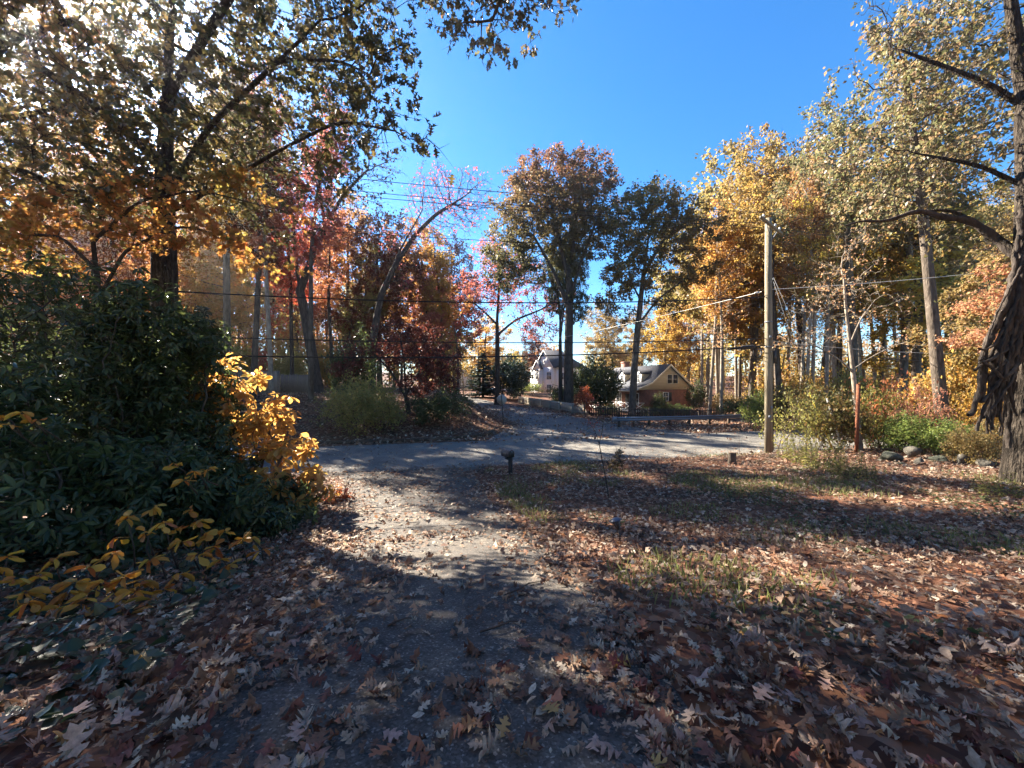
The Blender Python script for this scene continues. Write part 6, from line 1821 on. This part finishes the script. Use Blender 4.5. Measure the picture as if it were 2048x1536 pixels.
X, Y = area_points(rng, 16000, 1.5, 14, 2.5, 12, lambda X, Y: 1.0 * (fbm(X * .55 + 9, Y * .55, 18) > .60) * (~in_drive(X, Y, -.3)))
P = np.stack([X, Y, ground(X, Y) + rng.uniform(.02, .12, len(X))], -1)
V, F, R = scatter(IVY, P, np.stack([rng.normal(size=len(X)), rng.normal(size=len(X)), rng.normal(size=len(X)) * .3], -1), np.array([0, 0, 1.]) + rng.normal(size=P.shape) * .35, rng.uniform(.035, .07, len(X)), rng.uniform(0, 1, len(X)))
tag(link('creeping_ground_cover', make_mesh('creeping_ground_cover', V, F, M['dull_green'], R)), 'patches of low green creeper among the fallen leaves on the lawn', 'ground cover', None, 'stuff')

# grass
gd = lambda X, Y: np.where(in_drive(X, Y, -.25) | in_road(X, Y), 0, np.clip((fbm(X * .5, Y * .5, 51) - .50) * 5, 0, 1))
X, Y = area_points(rng, 60000, -2, 13, 3.0, 17.5, gd)
P = np.stack([X, Y, ground(X, Y) - .01], -1)
V, F, R = scatter(BLADE, P, np.array([0, 0, 1.]) + rng.normal(size=P.shape) * .38, np.stack([rng.normal(size=len(X)), rng.normal(size=len(X)), np.zeros(len(X))], -1), rng.uniform(.07, .20, len(X)), rng.uniform(0, 1, len(X)))
tag(link('lawn_grass', make_mesh('lawn_grass', V, F, M['grass'], R)), 'thin grass showing between fallen leaves on the lawn', 'grass', None, 'stuff')

# fallen leaves -------------------------------------------------------
def leaf_density(X, Y):
    dl, dr = np.interp(Y, DR_Y, DR_L), np.interp(Y, DR_Y, DR_R)
    edge = np.minimum(X - dl, dr - X)
    clump = fbm(X * 1.5, Y * 1.5, 61)
    drive = np.clip(.045 + 1.5 * np.clip(clump - .39, 0, 1) * 2 * (.30 + .7 * np.exp(-np.maximum(edge, 0) / .42)) + .55 * np.exp(-np.maximum(edge - .02, 0) / .22) + .10 * smooth((Y - 6) / 6), 0, 1)
    lawn = np.clip(.50 + .75 * (fbm(X * .6, Y * .6, 63) - .35), .2, 1)
    left = np.clip(.75 - .25 * smooth((dl - X - .5) / 1.5), .3, 1)
    return np.where(edge > 0, drive, np.where(X > dr, lawn, left))
COLK = ['dark_red', 'brown', 'pale', 'orange', 'yellow']
COLW = [.27, .27, .33, .10, .03]
rng = np.random.default_rng(88)
X1, Y1 = area_points(rng, 46000, -7, 9, 1.0, 7.0, lambda X, Y: leaf_density(X, Y) * .95)
n1 = len(X1)
def leaf_pose(n, rng, flat=.32):
    ax = np.stack([rng.normal(size=n), rng.normal(size=n), rng.normal(size=n) * flat * .8], -1)
    nr = np.array([0, 0, 1.]) + rng.normal(size=(n, 3)) * flat
    nr[rng.uniform(size=n) < .35] *= -1
    return ax, nr
A1, N1 = leaf_pose(n1, rng)
on_dr = in_drive(X1, Y1)
P1 = np.stack([X1, Y1, ground(X1, Y1) + np.where(on_dr, rng.uniform(.012, .03, n1), rng.uniform(.015, .10, n1))], -1)
S1 = rng.choice([.055, .07, .085, .105, .13], n1, p=[.2, .28, .27, .17, .08]) * rng.uniform(.9, 1.1, n1)
R1 = rng.uniform(0, 1, n1)
C1 = np.clip(rng.normal(size=n1) * 1.6 + .4, -3.2, 3.6)
# the 300 that show largest are leaves of their own
sx = 1024 + FPX * X1 / Y1; sy = 768 - FPX * (P1[:, 2] - CAM_H) / Y1
vis = (sx > -10) & (sx < 2058) & (sy < 1546)
order = np.argsort(np.where(vis, Y1 / S1 * (1 + .0 * R1), 1e9))
pick = order[:300]; rest = order[300:]
half = rng.uniform(size=len(rest))
parts = []
for sel, tm_ in ((rest[half < .48], OAK), (rest[(half >= .48) & (half < .86)], OAK_B), (rest[half >= .86], OVAL)):
    near = Y1[sel] < 2.7
    parts.append(scatter(tm_, P1[sel[near]], A1[sel[near]], N1[sel[near]], S1[sel[near]], R1[sel[near]], C1[sel[near]]))
    for tm2, s2 in ((OAK_M if tm_ is not OVAL else OVAL, sel[(~near) & (Y1[sel] < 4.6)]), (OAK_S, sel[Y1[sel] >= 4.6])):
        parts.append(scatter(tm2, P1[s2], A1[s2], N1[s2], S1[s2], R1[s2], C1[s2]))
X2, Y2 = area_points(rng, 64000, -9, 17, 7.0, 19, lambda X, Y: np.where(in_road(X, Y), .035 + .25 * np.exp(-(Y - X_near(X)) / .5) * .5, leaf_density(X, Y) * .9))
A2, N2 = leaf_pose(len(X2), rng)
P2 = np.stack([X2, Y2, ground(X2, Y2) + rng.uniform(.012, .07, len(X2))], -1)
parts.append(scatter(OAK_S, P2, A2, N2, rng.uniform(.065, .13, len(X2)), rng.uniform(0, 1, len(X2))))
def far_d(X, Y):
    inr = in_road(X, Y)
    e = np.minimum(Y - X_near(X), X_far(X) - Y)
    ins = in_street(X, Y)
    es = np.minimum(X - street_l(Y), street_r(Y) - X)
    return np.where(inr, .012 + .3 * np.exp(-np.maximum(e, 0) / .35) * (Y > 18) + .25 * np.exp(-((X - 4) / 6) ** 2) * smooth((Y - X_far(X) + 3) / 3) * (fbm(X * .7, Y * .7, 5) > .45), np.where(ins, np.clip(.06 + .7 * (fbm(X * .5, Y * .5, 66) - .42) + .5 * np.exp(-np.maximum(es, 0) / .8), .03, .9), .75))
X3, Y3 = area_points(rng, 62000, -24, 26, 17.5, 50, far_d)
A3, N3 = leaf_pose(len(X3), rng, .45)
P3 = np.stack([X3, Y3, ground(X3, Y3) + rng.uniform(.015, .09, len(X3))], -1)
parts.append(scatter(QUAD, P3, A3, N3, rng.uniform(.14, .24, len(X3)), rng.uniform(0, 1, len(X3))))
X4, Y4 = area_points(rng, 17000, -5, 4, 1.2, 9, lambda X, Y: np.clip(leaf_density(X, Y) + .15, 0, 1) * in_drive(X, Y, -.3))
A4, N4 = leaf_pose(len(X4), rng, .3)
P4 = np.stack([X4, Y4, ground(X4, Y4) + .008], -1)
parts.append(scatter(QUAD, P4, A4, N4, rng.uniform(.008, .03, len(X4)), rng.uniform(0, 1, len(X4))))
V, F, R = join_vf(parts)
tag(link('leaf_litter', make_mesh('leaf_litter', V, F, M['litter'], R)), 'brown fallen leaves covering lawn, driveway edges and banks', 'fallen leaves', None, 'stuff')
COLN = {'dark_red': 'dark red brown', 'brown': 'mid brown', 'pale': 'pale pinkish tan', 'orange': 'orange brown', 'yellow': 'dull yellow'}
fl_mesh = {(c, k): make_mesh('fallen_leaf', tm_[0], tm_[1], LITTER_COLS[c], np.full(len(tm_[1]), q)) for c in COLK for k, (tm_, q) in enumerate(((OAK, .2), (OAK_B, .6), (OAK, .9)))}
for i in pick:
    c = COLK[rng.choice(5, p=COLW)]
    o = link('fallen_leaf', fl_mesh[(c, int(rng.integers(0, 3)))])
    orient(o, P1[i], A1[i], N1[i], S1[i], C1[i])
    where = 'on the dark asphalt of the driveway' if on_dr[i] else ('in the litter right of the driveway' if X1[i] > 0 else 'in the litter left of the driveway')
    form = 'curled' if abs(C1[i]) > 1.7 else ('flat' if abs(C1[i]) < .8 else 'cupped')
    big = 'large' if S1[i] > .1 else 'small'
    tag(o, f'{big} {form} {COLN[c]} oak leaf lying {where}', 'fallen leaf', f'{big} {form} {COLN[c]} oak leaves {where}')

# twigs dropped on the asphalt
for k, (x, y, Z, L_, a, lb) in enumerate([(1010, 1190, 0, .42, .5, 'thin curved twig on the driveway below the sunlit patch'), (1440, 1470, 0, .55, -.15, 'dark thick twig lying among leaves at the lower right of the driveway'), (960, 1265, 0, .34, .25, 'pale straight twig in the middle of the driveway'), (775, 1250, 0, .2, .4, 'short pale twig near the left part of the driveway'), (1810, 1345, 0, .5, .2, 'long curved stick in the sunlit leaves at the right')]):
    for Zt in np.arange(1.5, 9, .05):
        X_ = (x - 1024) / FPX * Zt
        if CAM_H + (768 - y) / FPX * Zt <= gz(X_, Zt) + .02: break
    o = MB().tube([(0, 0, .012), (L_ * .35 * math.cos(a), L_ * .35 * math.sin(a), .03), (L_ * .7 * math.cos(a + .2), L_ * .7 * math.sin(a + .2), .022), (L_ * math.cos(a + .12), L_ * math.sin(a + .12), .012)], [.009, .008, .006, .003], 6).build('twig', M['twig'], None, (X_, Zt, gz(X_, Zt)), True)
    tag(o, lb, 'twig')

# ------------------------------------------------------------------ the wood that closes the view
def far_wood(name, label, n_tree, xr, zr, hr, leaf_n, size, mat, seed, keep=None):
    rng = np.random.default_rng(seed)
    PP, RR, TV, TF, b_ = [], [], [], [], 0
    for k in range(n_tree):
        xp_ = rng.uniform(*xr); Z = rng.uniform(*zr)
        X_ = (xp_ - 1024) / FPX * Z
        if in_street(np.array(X_), np.array(Z - 0.0)): continue
        if keep is not None and not keep(xp_, Z): continue
        z = gz(X_, Z); H = rng.uniform(*hr)
        c0 = rng.uniform(-.02, .25) * H; w = rng.uniform(1.8, 3.4)
        n = int(leaf_n * rng.uniform(.6, 1.3))
        d = rand_dir(rng, n) * (rng.uniform(0, 1, n) ** .4)[:, None]
        lump = 1 + .35 * np.sin(d[:, 0] * 7 + k) * np.cos(d[:, 2] * 6 + 2 * k)
        PP.append(np.array([X_, Z, z + (c0 + H) / 2]) + d * np.array([w, w, (H - c0) / 2]) * lump[:, None])
        RR.append(np.clip(rng.uniform() + rng.normal(size=n) * .12, 0, 1))
        V, F = tube_vf(np.array([(X_, Z, z - .5), (X_ + rng.normal() * .3, Z, z + H * .5), (X_ + rng.normal() * .5, Z, z + H * .92)]), np.array([.2, .14, .03]) * rng.uniform(.7, 1.3), 5)
        TV.append(V); TF.append(F + b_); b_ += len(V)
    P = np.concatenate(PP); R = np.concatenate(RR); n = len(P)
    V, F, R = scatter(QUAD, P, rand_dir(rng, n) + np.array([0, 0, -.3]), rand_dir(rng, n) + np.array([0, 0, .6]), size * rng.uniform(.6, 1.3, n), R)
    o = link(name, make_mesh(name, V, F, mat, R))
    tag(o, label, 'woods', None, 'stuff')
    o2 = link(name + '_trunks', make_mesh(name + '_trunks', np.concatenate(TV), np.concatenate(TF), M['bark'], None, True))
    tag(o2, label + ', its crowded distant trunks', 'woods', None, 'stuff')
M['far_left'] = leafmat('leaf_far_left_wood', [(.30, .09, .025), (.36, .15, .03), (.20, .18, .05), (.42, .24, .04), (.30, .06, .03), (.40, .20, .03)], .55)
M['far_right'] = leafmat('leaf_far_right_wood', [(.34, .22, .035), (.40, .26, .04), (.24, .20, .05), (.38, .17, .03), (.42, .30, .05), (.30, .13, .03)], .55)
M['far_under'] = leafmat('leaf_left_underwood', [(.34, .22, .05), (.26, .22, .06), (.38, .18, .05), (.40, .28, .06), (.38, .13, .06), (.22, .20, .06)], .55)
far_wood('left_woods', 'dense autumn wood behind the left bank', 70, (-500, 900), (58, 95), (12, 19), 1100, .34, M['far_left'], 5)
far_wood('right_woods', 'dense yellow wood closing the view on the right', 105, (1330, 2600), (62, 105), (12, 19), 1050, .36, M['far_right'], 6)
far_wood('end_woods', 'low hazy treetops beyond the houses', 62, (840, 1460), (108, 150), (7, 14), 800, .50, M['far_right'], 7)

far_wood('right_underwood', 'thicket of young trees filling the right wood between its trunks', 110, (1370, 2350), (42, 70), (4, 11), 760, .27, M['far_right'], 8, lambda x, z: x > 1500 or z > 66)
far_wood('left_underwood', 'thicket of young trees filling the left wood between its trunks', 85, (-100, 920), (42, 66), (4, 11), 800, .27, M['far_under'], 9)

# ------------------------------------------------------------------ haze volume added to stand in for the lens flare glow
hm = bpy.data.materials.new('flare_haze')
hm.use_nodes = True
hm.node_tree.nodes.clear()
ho = hm.node_tree.nodes.new('ShaderNodeOutputMaterial')
hv = hm.node_tree.nodes.new('ShaderNodeVolumePrincipled')
hv.inputs['Density'].default_value = .0006
hv.inputs['Anisotropy'].default_value = .9
hv.inputs['Color'].default_value = (.96, .97, 1, 1)
hm.node_tree.links.new(hv.outputs[0], ho.inputs['Volume'])
tag(MB().box((-237, -27, -4.2), (237, 263, 46)).build('haze', hm), 'thin haze added for the lens flare glow toward the sun', 'haze', None, 'stuff')
